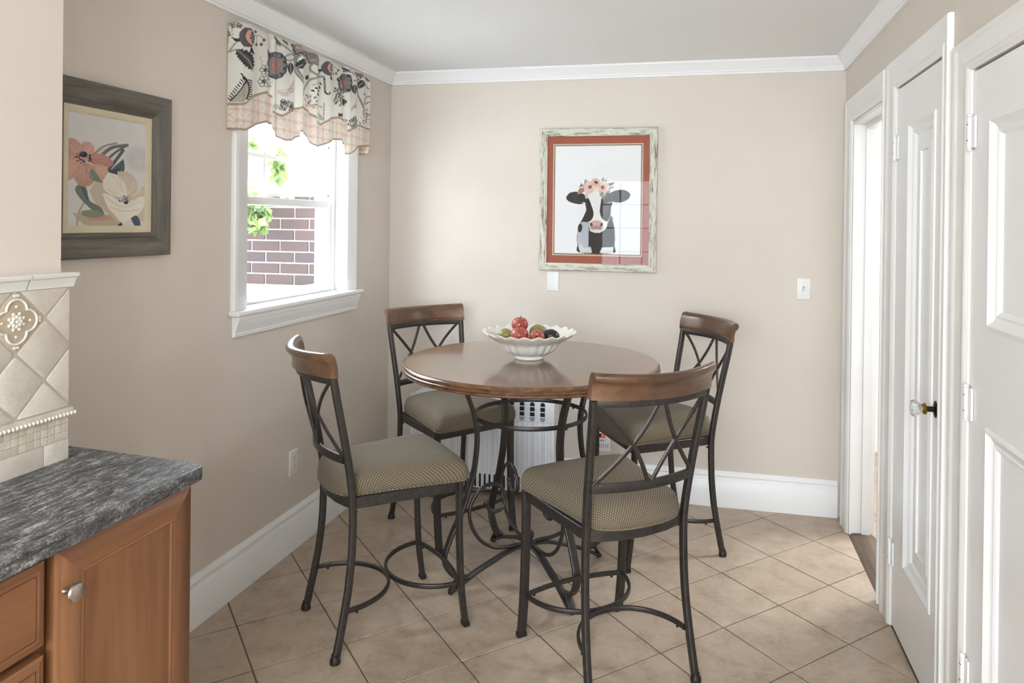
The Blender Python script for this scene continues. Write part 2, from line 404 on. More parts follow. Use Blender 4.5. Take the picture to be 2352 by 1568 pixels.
# floor and tiles
fl = struct('floor', MB().box((XL-.1, YR-.1, -.12), (XR+.115, YB+.1, -.0035)), 'grout', 'beige ceramic tile floor laid diagonally with dark grout', 'floor')
TS, TA, TO = .3099, .780229, (.316818, 4.316895)
pu = np.array([math.cos(TA), math.sin(TA)]); qv = np.array([math.sin(TA), -math.cos(TA)]); TO = np.array(TO)
g = .0026
def tile_mb(poly):
    return MB().ext([(x, y, -.012) for x, y in poly], (0, 0, .012))
full = None
for iu in range(-30, 12):
    for iv in range(-30, 32):
        c = TO + TS*((iu+.5)*pu+(iv+.5)*qv)
        if not (XL-.3 < c[0] < XR+.3 and YR-.3 < c[1] < YB+.3): continue
        h = TS/2-g
        loc = [tuple(sx*h*pu+sy*h*qv) for sx, sy in ((-1, -1), (1, -1), (1, 1), (-1, 1))]
        wp = [(c[0]+x, c[1]+y) for x, y in loc]
        cp = clip(wp, (XL+.001, YR+.001), (XR-.001, YB-.001))
        if len(cp) < 3 or area(cp) < .0008: continue
        if abs(area(cp)-area(wp)) < 1e-6:
            if full is None: full = mesh('floor_tile', tile_mb(loc), 'tile', .0012, seg=1)
            t = obj('floor_tile', full, 'tile', fl)
        else:
            t = obj('floor_tile', tile_mb([(x-c[0], y-c[1]) for x, y in cp]), 'tile', fl)
        t.location = (c[0], c[1], 0)
# crown moulding (profile: out from wall, down from ceiling)
CROWN = [(0, 0), (.052, 0), (.052, -.010), (.047, -.016), (.038, -.024), (.027, -.040), (.018, -.050), (.018, -.056), (.012, -.060), (.012, -.070), (0, -.070)]
def mould(name, prof, p0, p1, out, label, mat='trim'):
    mb = MB().ext([np.array(p0)+np.array(out)*a+np.array((0, 0, b)) for a, b in prof], np.array(p1)-np.array(p0))
    return struct(name, mb, mat, label, 'trim')
mould('trim_1', CROWN, (XL, 1.447, ZC), (XL, YB, ZC), (1, 0, 0), 'white crown moulding above the window wall')
mould('trim_2', CROWN, (XL, YB, ZC), (XR, YB, ZC), (0, -1, 0), 'white crown moulding along the end wall')
mould('trim_3', CROWN, (XR, YR, ZC), (XR, YB, ZC), (-1, 0, 0), 'white crown moulding above the white doors')
BASE = [(0, 0), (.018, 0), (.018, .140), (.015, .145), (.012, .150), (.012, .164), (.016, .168), (.014, .176), (.008, .182), (.006, .189), (0, .189)]
mould('baseboard_left', BASE, (XL, 1.50, 0), (XL, YB, 0), (1, 0, 0), 'tall white baseboard under the window')
mould('baseboard_back', BASE, (XL+.018, YB, 0), (XR-.018, YB, 0), (0, -1, 0), 'tall white baseboard along the end wall')

# ------------------------------------------------------------------ door casings and doors
CAS = [(0, 0), (0, .012), (.004, .018), (.020, .018), (.026, .014), (.040, .014), (.080, .010), (.088, .014), (.100, .014), (.108, .008), (.114, .006), (.114, 0)]
def casing(name, y_far, y_near, z_top, wf, wn, wt, label):
    """three sided casing on the right wall; y_far/y_near = inner edges, w = widths"""
    t = thing(name, label, 'trim', (XR, (y_far+y_near)/2, 0), 0, kind='structure')
    yc = (y_far+y_near)/2
    def pr(w): return [(a/.114*w, o) for a, o in CAS]
    for nm, inner, sgn, w in (('side_casing', y_far-yc, 1, wf), ('side_casing', y_near-yc, -1, wn)):
        P = pr(w); n = len(P); mb = MB(); k = wt/w
        lo = [(-o, inner+sgn*(w-a), 0) for a, o in P]; hi = [(-o, inner+sgn*(w-a), z_top+(wt-a*k)) for a, o in P]
        mb._a(lo+hi, [(i, (i+1) % n, (i+1) % n+n, i+n) for i in range(n)]+[tuple(range(n)), tuple(range(n, 2*n))[::-1]])
        obj(nm, mb, 'trimold', t)
    P = pr(wt); n = len(P); mb = MB()
    A1 = [(-o, y_far-yc+wf*(1-a/wt), z_top+wt-a) for a, o in P]; B1 = [(-o, y_near-yc-wn*(1-a/wt), z_top+wt-a) for a, o in P]
    mb._a(A1+B1, [(i, (i+1) % n, (i+1) % n+n, i+n) for i in range(n)]+[tuple(range(n)), tuple(range(n, 2*n))[::-1]])
    obj('head_casing', mb, 'trimold', t)
    return t
casing('trim_4', 3.79, 3.144, 2.02, .12, .036, .112, 'white moulded casing around the open doorway in the corner')
casing('trim_5', 2.955, 2.40, 2.026, .112, .07, .108, 'white moulded casing around the narrow door with the glass knob')
casing('trim_6', 2.168, 1.45, 1.93, .114, .114, .09, 'white moulded casing around the nearest panelled door')
# open doorway: jamb lining, stops, threshold, hall beyond
d1 = thing('door_1', 'open doorway in the corner leading to a bright hall', 'doorway', (XR, 3.467, 0), 0, kind='structure')
def jamb(par, y0, y1, zt, depth=.115, stop=True, yc=0):
    mb = MB().box((.0, y1-yc-.001, 0), (depth, y1-yc+.02, zt)); obj('jamb', mb, 'trimold', par, .002)
    mb = MB().box((.0, y0-yc-.02, 0), (depth, y0-yc+.001, zt)); obj('jamb', mb, 'trimold', par, .002)
    obj('head_jamb', MB().box((0, y0-yc, zt-.004), (depth, y1-yc, zt+.018)), 'trimold', par, .002)
jb = MB().box((.001, .303, 0), (.114, .3225, 2.0)); obj('jamb', jb, 'trimold', d1, .002)
obj('jamb', MB().box((.001, -.3225, 0), (.114, -.303, 2.0)), 'trimold', d1, .002)
obj('head_jamb', MB().box((.001, -.3225, 2.0), (.114, .3225, 2.0195)), 'trimold', d1, .002)
obj('door_stop', MB().box((.055, .290, 0), (.095, .303, 1.99)), 'trimold', d1, .002)
obj('door_stop', MB().box((.055, -.303, 0), (.095, -.290, 1.99)), 'trimold', d1, .002)
obj('door_stop', MB().box((.055, -.29, 1.977), (.095, .29, 2.0)), 'trimold', d1, .002)
obj('strike_plate', MB().box((.07, .3, .96), (.1, .3035, 1.03)), 'trimold', d1)
obj('threshold', MB().ext([(.0, -.303, 0), (.018, -.303, .012), (.10, -.303, .014), (.115, -.303, .004), (.115, -.303, -.02), (0, -.303, -.02)], (0, .606, 0)), 'thresh', d1)
hallf = struct('floor_hall', MB().box((XR+.115, 2.6, -.1), (2.4, 5.2, -.004)), 'hallwood', 'honey wood strip floor seen through the corner doorway', 'floor')
for i in range(9):
    obj('floor_plank', MB().box((XR+.117, 2.6+i*.29, -.004), (2.4, 2.6+(i+1)*.29-.002, .002)), 'hallwood', hallf)
struct('wall_hall', MB().box((2.4, 2.5, 0), (2.5, 5.3, 2.5)).box((XR+.115, 5.2, 0), (2.4, 5.3, 2.5)).box((XR+.115, 2.5, 0), (2.4, 2.6, 2.5)).box((XR+.01, YB+.15, 0), (XR+.115, 5.3, 2.5)), 'trim', 'white walls of the hall beyond the doorway', 'wall')
struct('ceiling_hall', MB().box((XR+.115, 2.5, 2.45), (2.5, 5.3, 2.5)), 'ceiling', 'white ceiling of the hall beyond the doorway', 'ceiling')
hl = bpy.data.lights.new('hall_fill_light', 'AREA'); hl.size = .5; hl.energy = 40; hl.color = (.93, .97, 1)  # bare area light added out of view to brighten the hall
ho = bpy.data.objects.new('hall_fill_light', hl); COL.objects.link(ho); ho.location = (1.6, 4.0, 2.43)

def hinge(par, y, z, h=.085, x=-.004):
    hb = obj('hinge', MB().lathe([(.0062, -h/2), (.0062, h/2)], 12, (x-.006, y, z)), 'trimold', par)
    for k in (-1, 1): obj('hinge_tip', MB().lathe([(.003, 0), (.0075, .001), (.0075, .005), (.003, .009)], 12).xf(lambda a, b, c, k=k: (a+x-.006, b+y, z+k*(h/2+c))), 'trimold', hb)
    obj('hinge_leaf', MB().box((x-.003, y-.028, z-h/2), (x+.003, y-.005, z+h/2)), 'trimold', hb, .0008)
    for k in (-.25, .25): obj('knuckle_gap', MB().box((x-.0125, y-.004, z+k*h-.0008), (x-.0055, y+.004, z+k*h+.0008)), 'dark', hb)
    return hb
def door(name, ya, yb, zt, panels, label, sill=.012):
    """slab hung in the opening ya..yb; face at the wall plane; panels [(y0,y1,z0,z1)]"""
    yc = (ya+yb)/2; t = thing(name, label, 'door', (XR, yc, 0), 0, kind='structure')
    y0, y1 = ya-yc+.004, yb-yc-.004; z0, z1 = sill, zt-.007; X0, X1 = .0, .036
    mb = MB(); P = [(a-yc, b-yc, c, d) for a, b, c, d in panels]; pa, pb = P[0][0], P[0][1]
    mb.box((X0, y0, z0), (X1, pa, z1)); mb.box((X0, pb, z0), (X1, y1, z1))
    zs = [z0]+[q for p in sorted(P, key=lambda p: p[2]) for q in (p[2], p[3])]+[z1]
    for i in range(0, len(zs), 2): mb.box((X0, pa, zs[i]), (X1, pb, zs[i+1]))
    obj('slab', mb, 'trim', t)
    for a, b, c, d in P:
        obj('panel', MB().box((.016, a, c), (.026, b, d)), 'trim', t)
        for k, m in frame4(lambda u, v, o, a=a, b=b, c=c, d=d: (.016-o, (a+b)/2+u, (c+d)/2+v), b-a+.03, d-c+.03,
                           [(0, .016), (.002, .020), (.010, .022), (.015, .018), (.020, .012), (.034, .008), (.038, .010), (.046, .006), (.05, 0), (.0151, 0), (.0151, .015), (.0, .015)]):
            obj('panel_moulding', m, 'trim', t)
        if b-a < .35:
            for k, m in frame4(lambda u, v, o, a=a, b=b, c=c, d=d: (.016-o, (a+b)/2+u, (c+d)/2+v), b-a-.13, d-c-.13, [(0, 0), (.004, .006), (.03, .007), (.03, 0)]):
                obj('panel_field_edge', m, 'trim', t)
    # dark block fills the opening, its colour standing in for closet shade
    obj('dark_backing', MB().box((.05, y0-.003, 0), (.114, y1+.003, zt-.001)), 'dark', t)
    return t
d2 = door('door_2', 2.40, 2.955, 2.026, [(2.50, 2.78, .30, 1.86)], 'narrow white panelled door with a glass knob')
for z in (1.80, .28): hinge(d2, 2.955-2.6775-.006, z)
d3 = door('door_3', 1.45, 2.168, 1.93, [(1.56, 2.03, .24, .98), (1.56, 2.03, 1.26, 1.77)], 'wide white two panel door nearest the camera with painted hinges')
for z in (1.76, 1.03, .30): hinge(d3, 2.168-1.809-.006, z)
# glass knob
kx, ky, kz = 0, 2.452-2.6775, .940
kn = obj('rosette', MB().lathe([(.001, 0), (.026, 0), (.026, .003), (.016, .006), (.001, .006)], 20, axis=0).xf(lambda x, y, z: (-x, ky+y*.62, kz+z)), 'bronze', d2)
obj('knob_shank', MB().lathe([(.0085, .003), (.0085, .026), (.010, .028), (.010, .034)], 20, axis=0).xf(lambda x, y, z: (-x, ky+y, kz+z)), 'bronze', kn)
obj('knob_collar', MB().lathe([(.008, .028), (.017, .029), (.018, .033), (.015, .036), (.013, .040), (.008, .041)], 24, axis=0).xf(lambda x, y, z: (-x, ky+y, kz+z)), 'brass', kn)
gm = NT('knob_crystal'); gm.base((240, 243, 246)); gm.p(Roughness=.03, Transmission_Weight=.85, IOR=1.5)
obj('glass_knob', MB().lathe([(.006, .040), (.013, .041), (.016, .046), (.022, .053), (.026, .060), (.026, .066), (.022, .071), (.010, .074), (.001, .074)], 12, axis=0).xf(lambda x, y, z: (-x, ky+y, kz+z)), gm.m, kn, smooth=False)

# ------------------------------------------------------------------ window
win = thing('window_1', 'white double hung window with gridded upper sash and moulded trim', 'window', (XL, (WY0+WY1)/2, WZ0), 0, kind='structure')
wyc = (WY0+WY1)/2
def W(mb, name, mat='trim', par=None, bevel=.0015, seg=2): # world coordinates -> window local
    mb.xf(lambda x, y, z: (x-XL, y-wyc, z-WZ0)); return obj(name, mb, mat, par or win, bevel, seg=seg)
WC = [(0, 0), (0, .013), (.004, .018), (.030, .018), (.034, .015), (.062, .015), (.066, .012), (.088, .012), (.094, .008), (.094, 0)]
for y_in, sg in ((WY0, -1), (WY1, 1)):
    W(MB().ext([(XL+o, y_in+sg*(.098-a), WZ0+.012) for a, o in WC], (0, 0, WZ1-WZ0+.08)), 'side_casing', bevel=0)
W(MB().ext([(XL+o, WY0-.098, WZ1+.098-a) for a, o in WC], (0, WY1-WY0+.196, 0)), 'head_casing', bevel=0)
# reveal lining
W(MB().box((XL-.17, WY1, WZ0), (XL+.001, WY1+.002, WZ1)), 'reveal_lining', bevel=0)
W(MB().box((XL-.17, WY0-.002, WZ0), (XL+.001, WY0, WZ1)), 'reveal_lining', bevel=0)
W(MB().box((XL-.17, WY0, WZ1-.002), (XL+.001, WY1, WZ1)), 'reveal_lining', bevel=0)
# vinyl frame tracks
for y0, y1 in ((WY0, WY0+.022), (WY1-.022, WY1)):
    W(MB().box((XL-.165, y0, WZ0), (XL-.062, y1, WZ1)), 'side_track')
W(MB().box((XL-.165, WY0, WZ1-.03), (XL-.062, WY1, WZ1)), 'head_track')
W(MB().box((XL-.19, WY0, WZ0-.02), (XL-.02, WY1, WZ0+.005)), 'sill')
def sash(x0, x1, y0, y1, z0, z1, sw, bot, top, cols, rows):
    s = thing('sash', '', None); del s['label']; s.parent = win
    def S(mb, n, m='trim', bev=.002): mb.xf(lambda x, y, z: (x-XL, y-wyc, z-WZ0)); return obj(n, mb, m, s, bev)
    S(MB().box((x0, y0, z0), (x1, y0+sw, z1)), 'stile'); S(MB().box((x0, y1-sw, z0), (x1, y1, z1)), 'stile')
    S(MB().box((x0, y0+sw, z0), (x1, y1-sw, z0+bot)), 'bottom_rail'); S(MB().box((x0, y0+sw, z1-top), (x1, y1-sw, z1)), 'top_rail')
    gy0, gy1, gz0, gz1 = y0+sw, y1-sw, z0+bot, z1-top; xm = (x0+x1)/2; m = .019
    for i in range(1, cols):
        y = gy0+(gy1-gy0)*i/cols; S(MB().box((xm-.012, y-m/2, gz0), (xm+.012, y+m/2, gz1)), 'muntin')
    for j in range(1, rows):
        z = gz0+(gz1-gz0)*j/rows; S(MB().box((xm-.011, gy0, z-m/2), (xm+.011, gy1, z+m/2)), 'muntin')
    for i in range(cols):
        for j in range(rows):
            a, b = gy0+(gy1-gy0)*i/cols, gy0+(gy1-gy0)*(i+1)/cols; c, d = gz0+(gz1-gz0)*j/rows, gz0+(gz1-gz0)*(j+1)/rows
            S(MB()._a([(xm, a, c), (xm, b, c), (xm, b, d), (xm, a, d)], [(0, 1, 2, 3)]), 'pane', 'pane', 0)
    return s
ls = sash(XL-.105, XL-.070, WY0+.018, WY1-.018, WZ0+.008, 1.602, .040, .046, .034, 1, 1)
us = sash(XL-.150, XL-.112, WY0+.018, WY1-.018, 1.568, WZ1-.03, .040, .034, .04, 3, 2)
obj('sash_lock', MB().box((.0, -.025, .006), (.02, .025, .016)).box((.004, -.006, .016), (.03, .008, .022)).xf(lambda x, y, z: (x-.10, y+.0, z+1.602-WZ0-.006)), 'trim', ls, .002)
for z in (1.63, 1.88): W(MB().lathe([(.004, 0), (.004, .002)], 10, axis=1).xf(lambda x, y, z_: (x+XL-.088, WY1-.024-y, z_+z)), 'track_screw', 'dark', bevel=0)
# stool and apron
W(MB().ext([(XL-.065, WY0+.0, 1.117), (XL-.065, WY0+.0, 1.140), (XL+.0, WY0+.0, 1.140), (XL, WY0, 1.117)], (0, WY1-WY0, 0)), 'stool_return', bevel=0)
W(MB().box((XL, WY0-.112, 1.119), (XL+.048, WY1+.128, 1.140)), 'stool', bevel=.008, seg=4)
AP = [(0, 1.118), (.036, 1.118), (.034, 1.100), (.030, 1.098), (.030, 1.094), (.022, 1.075), (.016, 1.055), (.014, 1.050), (.016, 1.047), (.014, 1.034), (0, 1.034)]
W(MB().ext([(XL+o, WY0-.085, z) for o, z in AP], (0, WY1-WY0+.195, 0)), 'apron', bevel=0)

# rear window behind the camera
rw = thing('window_2', 'wide gridded window in the wall behind the camera', 'window', (-.55, YR, .7), 0, kind='structure')
mb = MB().box((-.95, -.1, 0), (-.89, -.03, 1.5)).box((.89, -.1, 0), (.95, -.03, 1.5)).box((-.95, -.1, 0), (.95, -.03, .07)).box((-.95, -.1, 1.43), (.95, -.03, 1.5)).box((-.03, -.1, 0), (.03, -.03, 1.5))
obj('frame', mb, 'trim', rw)
for i in (1, 2, 4, 5): obj('muntin', MB().box((-.95+i*.3167-.009, -.085, .07), (-.95+i*.3167+.009, -.045, 1.43)), 'trim', rw)
for j in range(1, 4): obj('muntin', MB().box((-.89, -.082, .07+j*.34-.009), (.89, -.048, .07+j*.34+.009)), 'trim', rw)

# ------------------------------------------------------------------ kitchen corner: backsplash, counter, cabinets
BX = -1.500                                       # face of the backsplash tiles
BY1, BY0 = 1.459, .55
bs = tag(obj('wall_backsplash', MB().box((-1.515, BY0, .916), (BX-.0022, BY1, 1.340)), 'bsgrout'), 'travertine tile backsplash on the projecting wall end', 'backsplash', kind='structure')
def ypoly(poly, d, x=BX): return MB().ext([(x-d, y, z) for y, z in poly], (d, 0, 0))
hd = .0735; gq = .0046; rc = (1.3185, 1.2660); relief_c = None
for i in range(-12, 4):
    for j in range(-5, 4):
        if (i+j) % 2: continue
        cy, cz = rc[0]+i*hd, rc[1]+j*hd; h = hd-gq
        wob = [random.uniform(-.0012, .0012) for _ in range(8)]
        base = [(cy+h, cz), (cy, cz+h), (cy-h, cz), (cy, cz-h)]
        # rounded worn corners
        poly = []
        for k in range(4):
            p, a, b = np.array(base[k]), np.array(base[k-1]), np.array(base[(k+1) % 4])
            poly += [tuple(p+(a-p)*.07), tuple(p+(a+b-2*p)*.018), tuple(p+(b-p)*.07)]
        cp = clip(poly, (BY0, 1.044), (BY1-.0005, 1.333))
        if len(cp) < 3 or area(cp) < 2e-4: continue
        rel = (i, j) == (0, 0)
        t = obj('wall_tile', ypoly(cp, .010), 'relief' if rel else 'travertine', bs, .0018)
        if rel: relief_c = (cy, cz, t)
# relief ornament on the decorative tile
cy, cz, rt = relief_c
qf = []
for k in range(96):
    a = 2*PI*k/96
    # quatrefoil outline: union of four circles
    rbest = 0
    for m in range(4):
        d = .024; R_ = .0235; ca = a-m*PI/2
        disc = R_*R_-(d*math.sin(ca))**2
        if disc > 0: rbest = max(rbest, d*math.cos(ca)+math.sqrt(disc))
    qf.append((BX+.0015, cy+rbest*math.cos(a)*1.06, cz+rbest*math.sin(a)*1.06))
obj('quatrefoil_border', MB().sweep(qf, circ(.0026, 8), (1, 0, 0), closed=True), 'reliefw', rt)
fm = MB()
for k in range(8):
    a = k*PI/4
    for rr_, sz in ((.010, .0058), (.0185, .0042)):
        aa = a+(PI/8 if rr_ > .015 else 0)
        fm.sphere((BX+.001, cy+rr_*math.cos(aa), cz+rr_*math.sin(aa)), sz, 10, 6, (.7, 1, 1))
fm.sphere((BX+.0015, cy, cz), .0045, 10, 6)
for k in range(4):
    a = k*PI/2
    fm.sphere((BX+.0005, cy+.034*math.cos(a), cz+.034*math.sin(a)), .0036, 8, 6, (.7, 1, 1))
    for q in (-.5, 0, .5):
        fm.sphere((BX+.0003, cy+.0585*math.cos(a)+.007*q*math.sin(a)*1.3, cz+.0585*math.sin(a)+.007*q*math.cos(a)*1.3), .0034, 8, 6, (.7, 1, 1))
obj('flower_ornament', fm, 'reliefw', rt)
# crown pieces along the top of the backsplash
yb = BY1+.012
TOPP = [(-.015, 1.334), (.002, 1.334), (.003, 1.340), (.006, 1.346), (.010, 1.356), (.018, 1.360), (.020, 1.366), (.016, 1.369), (-.015, 1.369)]
ys = [yb, 1.343, 1.19, 1.04, .89, .74, .59]
for k in range(len(ys)-1):
    obj('cap_tile', MB().ext([(BX+a, ys[k+1]+.0025, z) for a, z in TOPP], (0, ys[k]-ys[k+1]-.005, 0)), 'ceramic', bs)
# bead strip
obj('bead_moulding', MB().box((-1.515, BY0, 1.026), (BX+.008, BY1+.006, 1.042)), 'travertine', bs, .002)
bead = None; y = BY1+.008; n = 0
while y > .98:
    if bead is None: bead = mesh('bead', MB().sphere((0, 0, 0), .0046, 12, 8), 'reliefw')
    b = obj('bead', bead, 'reliefw', bs); b.location = (BX+.009, y, 1.028); y -= .0101; n += 1
# mosaic
mo = None; ms = .0186
for r in range(3):
    for c in range(28):
        y1 = BY1-.0004-c*ms; 
        if mo is None: mo = mesh('mosaic_tile', MB().box((-.008, -ms+.0016, 0), (0, 0, .0170)), 'mosaic', .0006, seg=1)
        m = obj('mosaic_tile', mo, 'mosaic', bs); m.location = (BX-.0008, y1, .9675+r*.0188)
yy = BY1-.0004
for w_ in (.0685, .150, .150, .150, .150, .15):
    obj('base_tile', MB().box((BX-.012, yy-w_+.002, .9165), (BX+.001, yy, .965)), 'travertine', bs, .0015); yy -= w_
# granite worktop
CT = [(-1.8195, 1.560), (-1.30, 1.5215), (-1.185, 1.512), (-1.165, 1.506), (-1.154, 1.495), (-1.150, 1.478), (-1.150, -.9), (-1.514, -.9), (-1.514, 1.4485), (-1.8195, 1.4485)]
tag(obj('countertop', MB().ext([(x, y, .884) for x, y in CT], (0, 0, .032)), 'granite', None, .003), 'grey speckled granite worktop below the tiled backsplash', 'countertop')
# cabinets
FX = -1.176
def cab_door(par, y0, y1, z0, z1, X):
    d = obj('door', MB().box((X-.020, y0, z0), (X-.004, y1, z1)), 'cherry', par)
    w, h, yc, zc = y1-y0, z1-z0, (y0+y1)/2, (z0+z1)/2
    for k, m in frame4(lambda u, v, o: (X-.004+o, yc+u, zc+v), w, h, [(0, 0), (0, .001), (.004, .004), (.010, .004), (.013, .0055), (.056, .0055), (.060, .003), (.064, .004), (.068, .0), (.07, -.001)]):
        obj('door_frame_side', m, 'cherryh' if k in (0, 2) else 'cherry', d)
    return d
dc = thing('door_cabinet', 'cherry wood base cabinet with a framed door and nickel knob', 'cabinet', (-1.5, 1.30, 0))
def L(mb, ox, oy): return mb.xf(lambda x, y, z: (x-ox, y-oy, z))
obj('body', L(MB().box((-1.80, 1.109, .10), (FX-.022, 1.490, .8835)).box((-1.8, 1.109, 0), (-1.26, 1.49, .10)), -1.5, 1.30), 'cherrydark', dc)
dd = cab_door(dc, 1.118-1.30, 1.488-1.30, .13, .874, FX+1.5)
kz_, ky_ = .792, 1.139-1.30
kb = obj('knob', MB().lathe([(.001, 0), (.0085, 0), (.0075, .003), (.0055, .008), (.006, .016), (.010, .019), (.0165, .021), (.018, .024), (.0165, .028), (.009, .031), (.001, .0318)], 24, axis=0).xf(lambda x, y, z: (x+FX+1.5+.0015, y+ky_, z+kz_)), 'nickel', dd)
tag(kb, 'brushed nickel round knob')
wc = thing('drawer_cabinet', 'cherry wood base cabinet with stacked drawers beside the cabinet door', 'cabinet', (-1.5, .85, 0))
obj('body', L(MB().box((-1.513, .60, .10), (FX-.022, 1.1085, .8835)).box((-1.5, .60, 0), (-1.26, 1.1085, .10)), -1.5, .85), 'cherrydark', wc)
for z0, z1 in ((.712, .868), (.42, .694), (.13, .40)):
    dr = obj('drawer', L(MB().box((FX-.022, .615, z0), (FX-.004, 1.097, z1)), -1.5, .85), 'cherryh', wc)
    for k, m in frame4(lambda u, v, o: (FX+1.5-.004+o, .856-.85+u, (z0+z1)/2+v), .482, z1-z0, [(0, 0), (0, .001), (.004, .003), (.009, .003), (.012, .0055), (.02, .0055), (.02, -.001)]):
        obj('drawer_edge', m, 'cherryh', dr)
    obj('drawer_front', L(MB().box((FX-.006, .634, z0+.019), (FX+.0015, 1.078, z1-.019)), -1.5, .85), 'cherryh', dr)
    kb = obj('knob', MB().lathe([(.001, 0), (.0085, 0), (.0075, .003), (.0055, .008), (.006, .016), (.010, .019), (.0165, .021), (.018, .024), (.0165, .028), (.009, .031), (.001, .0318)], 24, axis=0).xf(lambda x, y, z: (x+FX+1.5+.0015, y+.0, z+(z0+z1)/2)), 'nickel', dr)

# ------------------------------------------------------------------ wall plates
def plate(name, label, loc, facing, kind):
    """local frame: x out of the wall, y across, z up"""
    rz = {'+x': 0, '-y': -PI/2}[facing]
    t = thing(name, label, 'switch' if kind == 'toggle' else ('outlet' if kind == 'duplex' else 'cover plate'), loc, rz)
    w, h = .071, .1145
    obj('plate', MB()._a([(0, -w/2, -h/2), (0, w/2, -h/2), (0, w/2, h/2), (0, -w/2, h/2), (.005, -w/2+.004, -h/2+.004), (.005, w/2-.004, -h/2+.004), (.005, w/2-.004, h/2-.004), (.005, -w/2+.004, h/2-.004)],
        [(0, 1, 5, 4), (1, 2, 6, 5), (2, 3, 7, 6), (3, 0, 4, 7), (4, 5, 6, 7), (3, 2, 1, 0)]), 'plate', t, .0008)
    def screw(z): 
        s = obj('screw', MB().lathe([(.0032, 0), (.0032, .0008), (.001, .0012)], 12, axis=0).xf(lambda x, y, z_: (x+.005, y, z_+z)), 'plate', t)
        obj('screw_slot', MB().box((.0058, -.0026, z-.0004), (.0064, .0026, z+.0004)), 'grey', s)
    if kind == 'toggle':
        obj('toggle_slot', MB().box((.0045, -.0055, -.0125), (.0053, .0055, .0125)), 'grey', t)
        obj('toggle', MB().ext([(.003, -.004, -.010), (.006, -.004, -.011), (.018, -.004, -.007), (.017, -.004, -.001), (.006, -.004, .008)], (0, .008, 0)), 'plate', t, .0006)
        screw(.030); screw(-.030)
    if kind == 'duplex':
        for zc in (.0195, -.0195):
            r = obj('receptacle', MB().ext([(.004, .0165*max(-1, min(1, 1.25*math.cos(a))), zc+.0145*math.sin(a)) for a in [2*PI*k/32 for k in range(32)]], (.0025, 0, 0)), 'plate', t, .0004)
            for y, hh in ((-.0062, .008), (.0062, .0065)): obj('slot', MB().box((.006, y-.0011, zc+.001), (.0068, y+.0011, zc+.001+hh)), 'dark', r)
            obj('ground_hole', MB().lathe([(.0024, 0), (.0024, .0008)], 12, axis=0).xf(lambda x, y, z: (x+.006, y, z+zc-.007)), 'dark', r)
        screw(0)
    return t
plate('light_switch', 'white single toggle light switch right of the cow picture', (.513, YB, 1.176), '-y', 'toggle')
plate('wall_outlet', 'white duplex wall outlet low on the window wall', (XL, 2.974, .396), '+x', 'duplex')
plate('blank_plate', 'white blank cover plate peeking out under the cow picture', (-.826, YB, 1.178), '-y', 'blank')

# ------------------------------------------------------------------ flat printed colour, rasterised onto fine grids
class Ink:
    """layers of flat colour evaluated at points given in a drawing frame"""
    def __init__(s, x, y, base): s.x, s.y = x, y; s.c = np.tile(np.array(lin(base)), (len(x), 1))
    def put(s, m, col, op=1.0):
        m = np.clip(m, 0, 1)[:, None]*op; s.c = s.c*(1-m)+np.array(lin(col))*m
    def ell(s, cx, cy, rx, ry, col, rot=0, soft=2.0, op=1.0):
        a = math.radians(rot); dx, dy = s.x-cx, s.y-cy; u = dx*math.cos(a)+dy*math.sin(a); v = -dx*math.sin(a)+dy*math.cos(a)
        d = np.sqrt((u/rx)**2+(v/ry)**2); s.put((1-d)*min(rx, ry)/soft+.5, col, op)
    def poly(s, P, col, soft=None, op=1.0, n=0):
        P = np.array(P, float)
        if n: P = spline(np.vstack([P, P[:1]]), n)[:-1]
        ins = np.zeros(len(s.x), bool); j = len(P)-1
        for i in range(len(P)):
            (xi, yi), (xj, yj) = P[i], P[j]
            if yi != yj: ins ^= ((yi > s.y) != (yj > s.y)) & (s.x < (xj-xi)*(s.y-yi)/(yj-yi)+xi)
            j = i
        s.put(ins.astype(float), col, op)
    def line(s, P, w, col, op=1.0, n=0, taper=False):
        P = np.array(P, float)
        if n: P = spline(P, n)
        best = np.full(len(s.x), 1e9)
        for i in range(len(P)-1):
            a, b = P[i], P[i+1]; d = b-a; L2 = max(1e-9, d@d)
            t = np.clip(((s.x-a[0])*d[0]+(s.y-a[1])*d[1])/L2, 0, 1)
            ww = w*(1-.8*(i+t)/(len(P)-1)) if taper else w
            best = np.minimum(best, np.hypot(s.x-a[0]-t*d[0], s.y-a[1]-t*d[1])-ww/2)
        s.put(.5-best/2.0, col, op)
    def leaf(s, x0, y0, x1, y1, w, col, vein=None, bend=.15):
        p, q = np.array((x0, y0), float), np.array((x1, y1), float); d = q-p; nrm = np.array((-d[1], d[0]))/np.linalg.norm(d); L_ = np.linalg.norm(d)
        mid = [p+d*t+nrm*bend*L_*math.sin(PI*t) for t in np.linspace(0, 1, 9)]
        wd = [w*math.sin(PI*t**.8) for t in np.linspace(0, 1, 9)]
        s.poly([m+nrm*k for m, k in zip(mid, wd)]+[m-nrm*k for m, k in list(zip(mid, wd))[::-1]], col)
        if vein: s.line(mid, 3, vein)
def noise2(x, y, s, seed=0):
    r = np.random.default_rng(seed); o = np.zeros(len(x))
    for k in range(14):
        a = r.uniform(0, 2*PI); f = s*r.uniform(.5, 2.2); o += np.sin((x*math.cos(a)+y*math.sin(a))*f+r.uniform(0, 6.28))
    return o/14
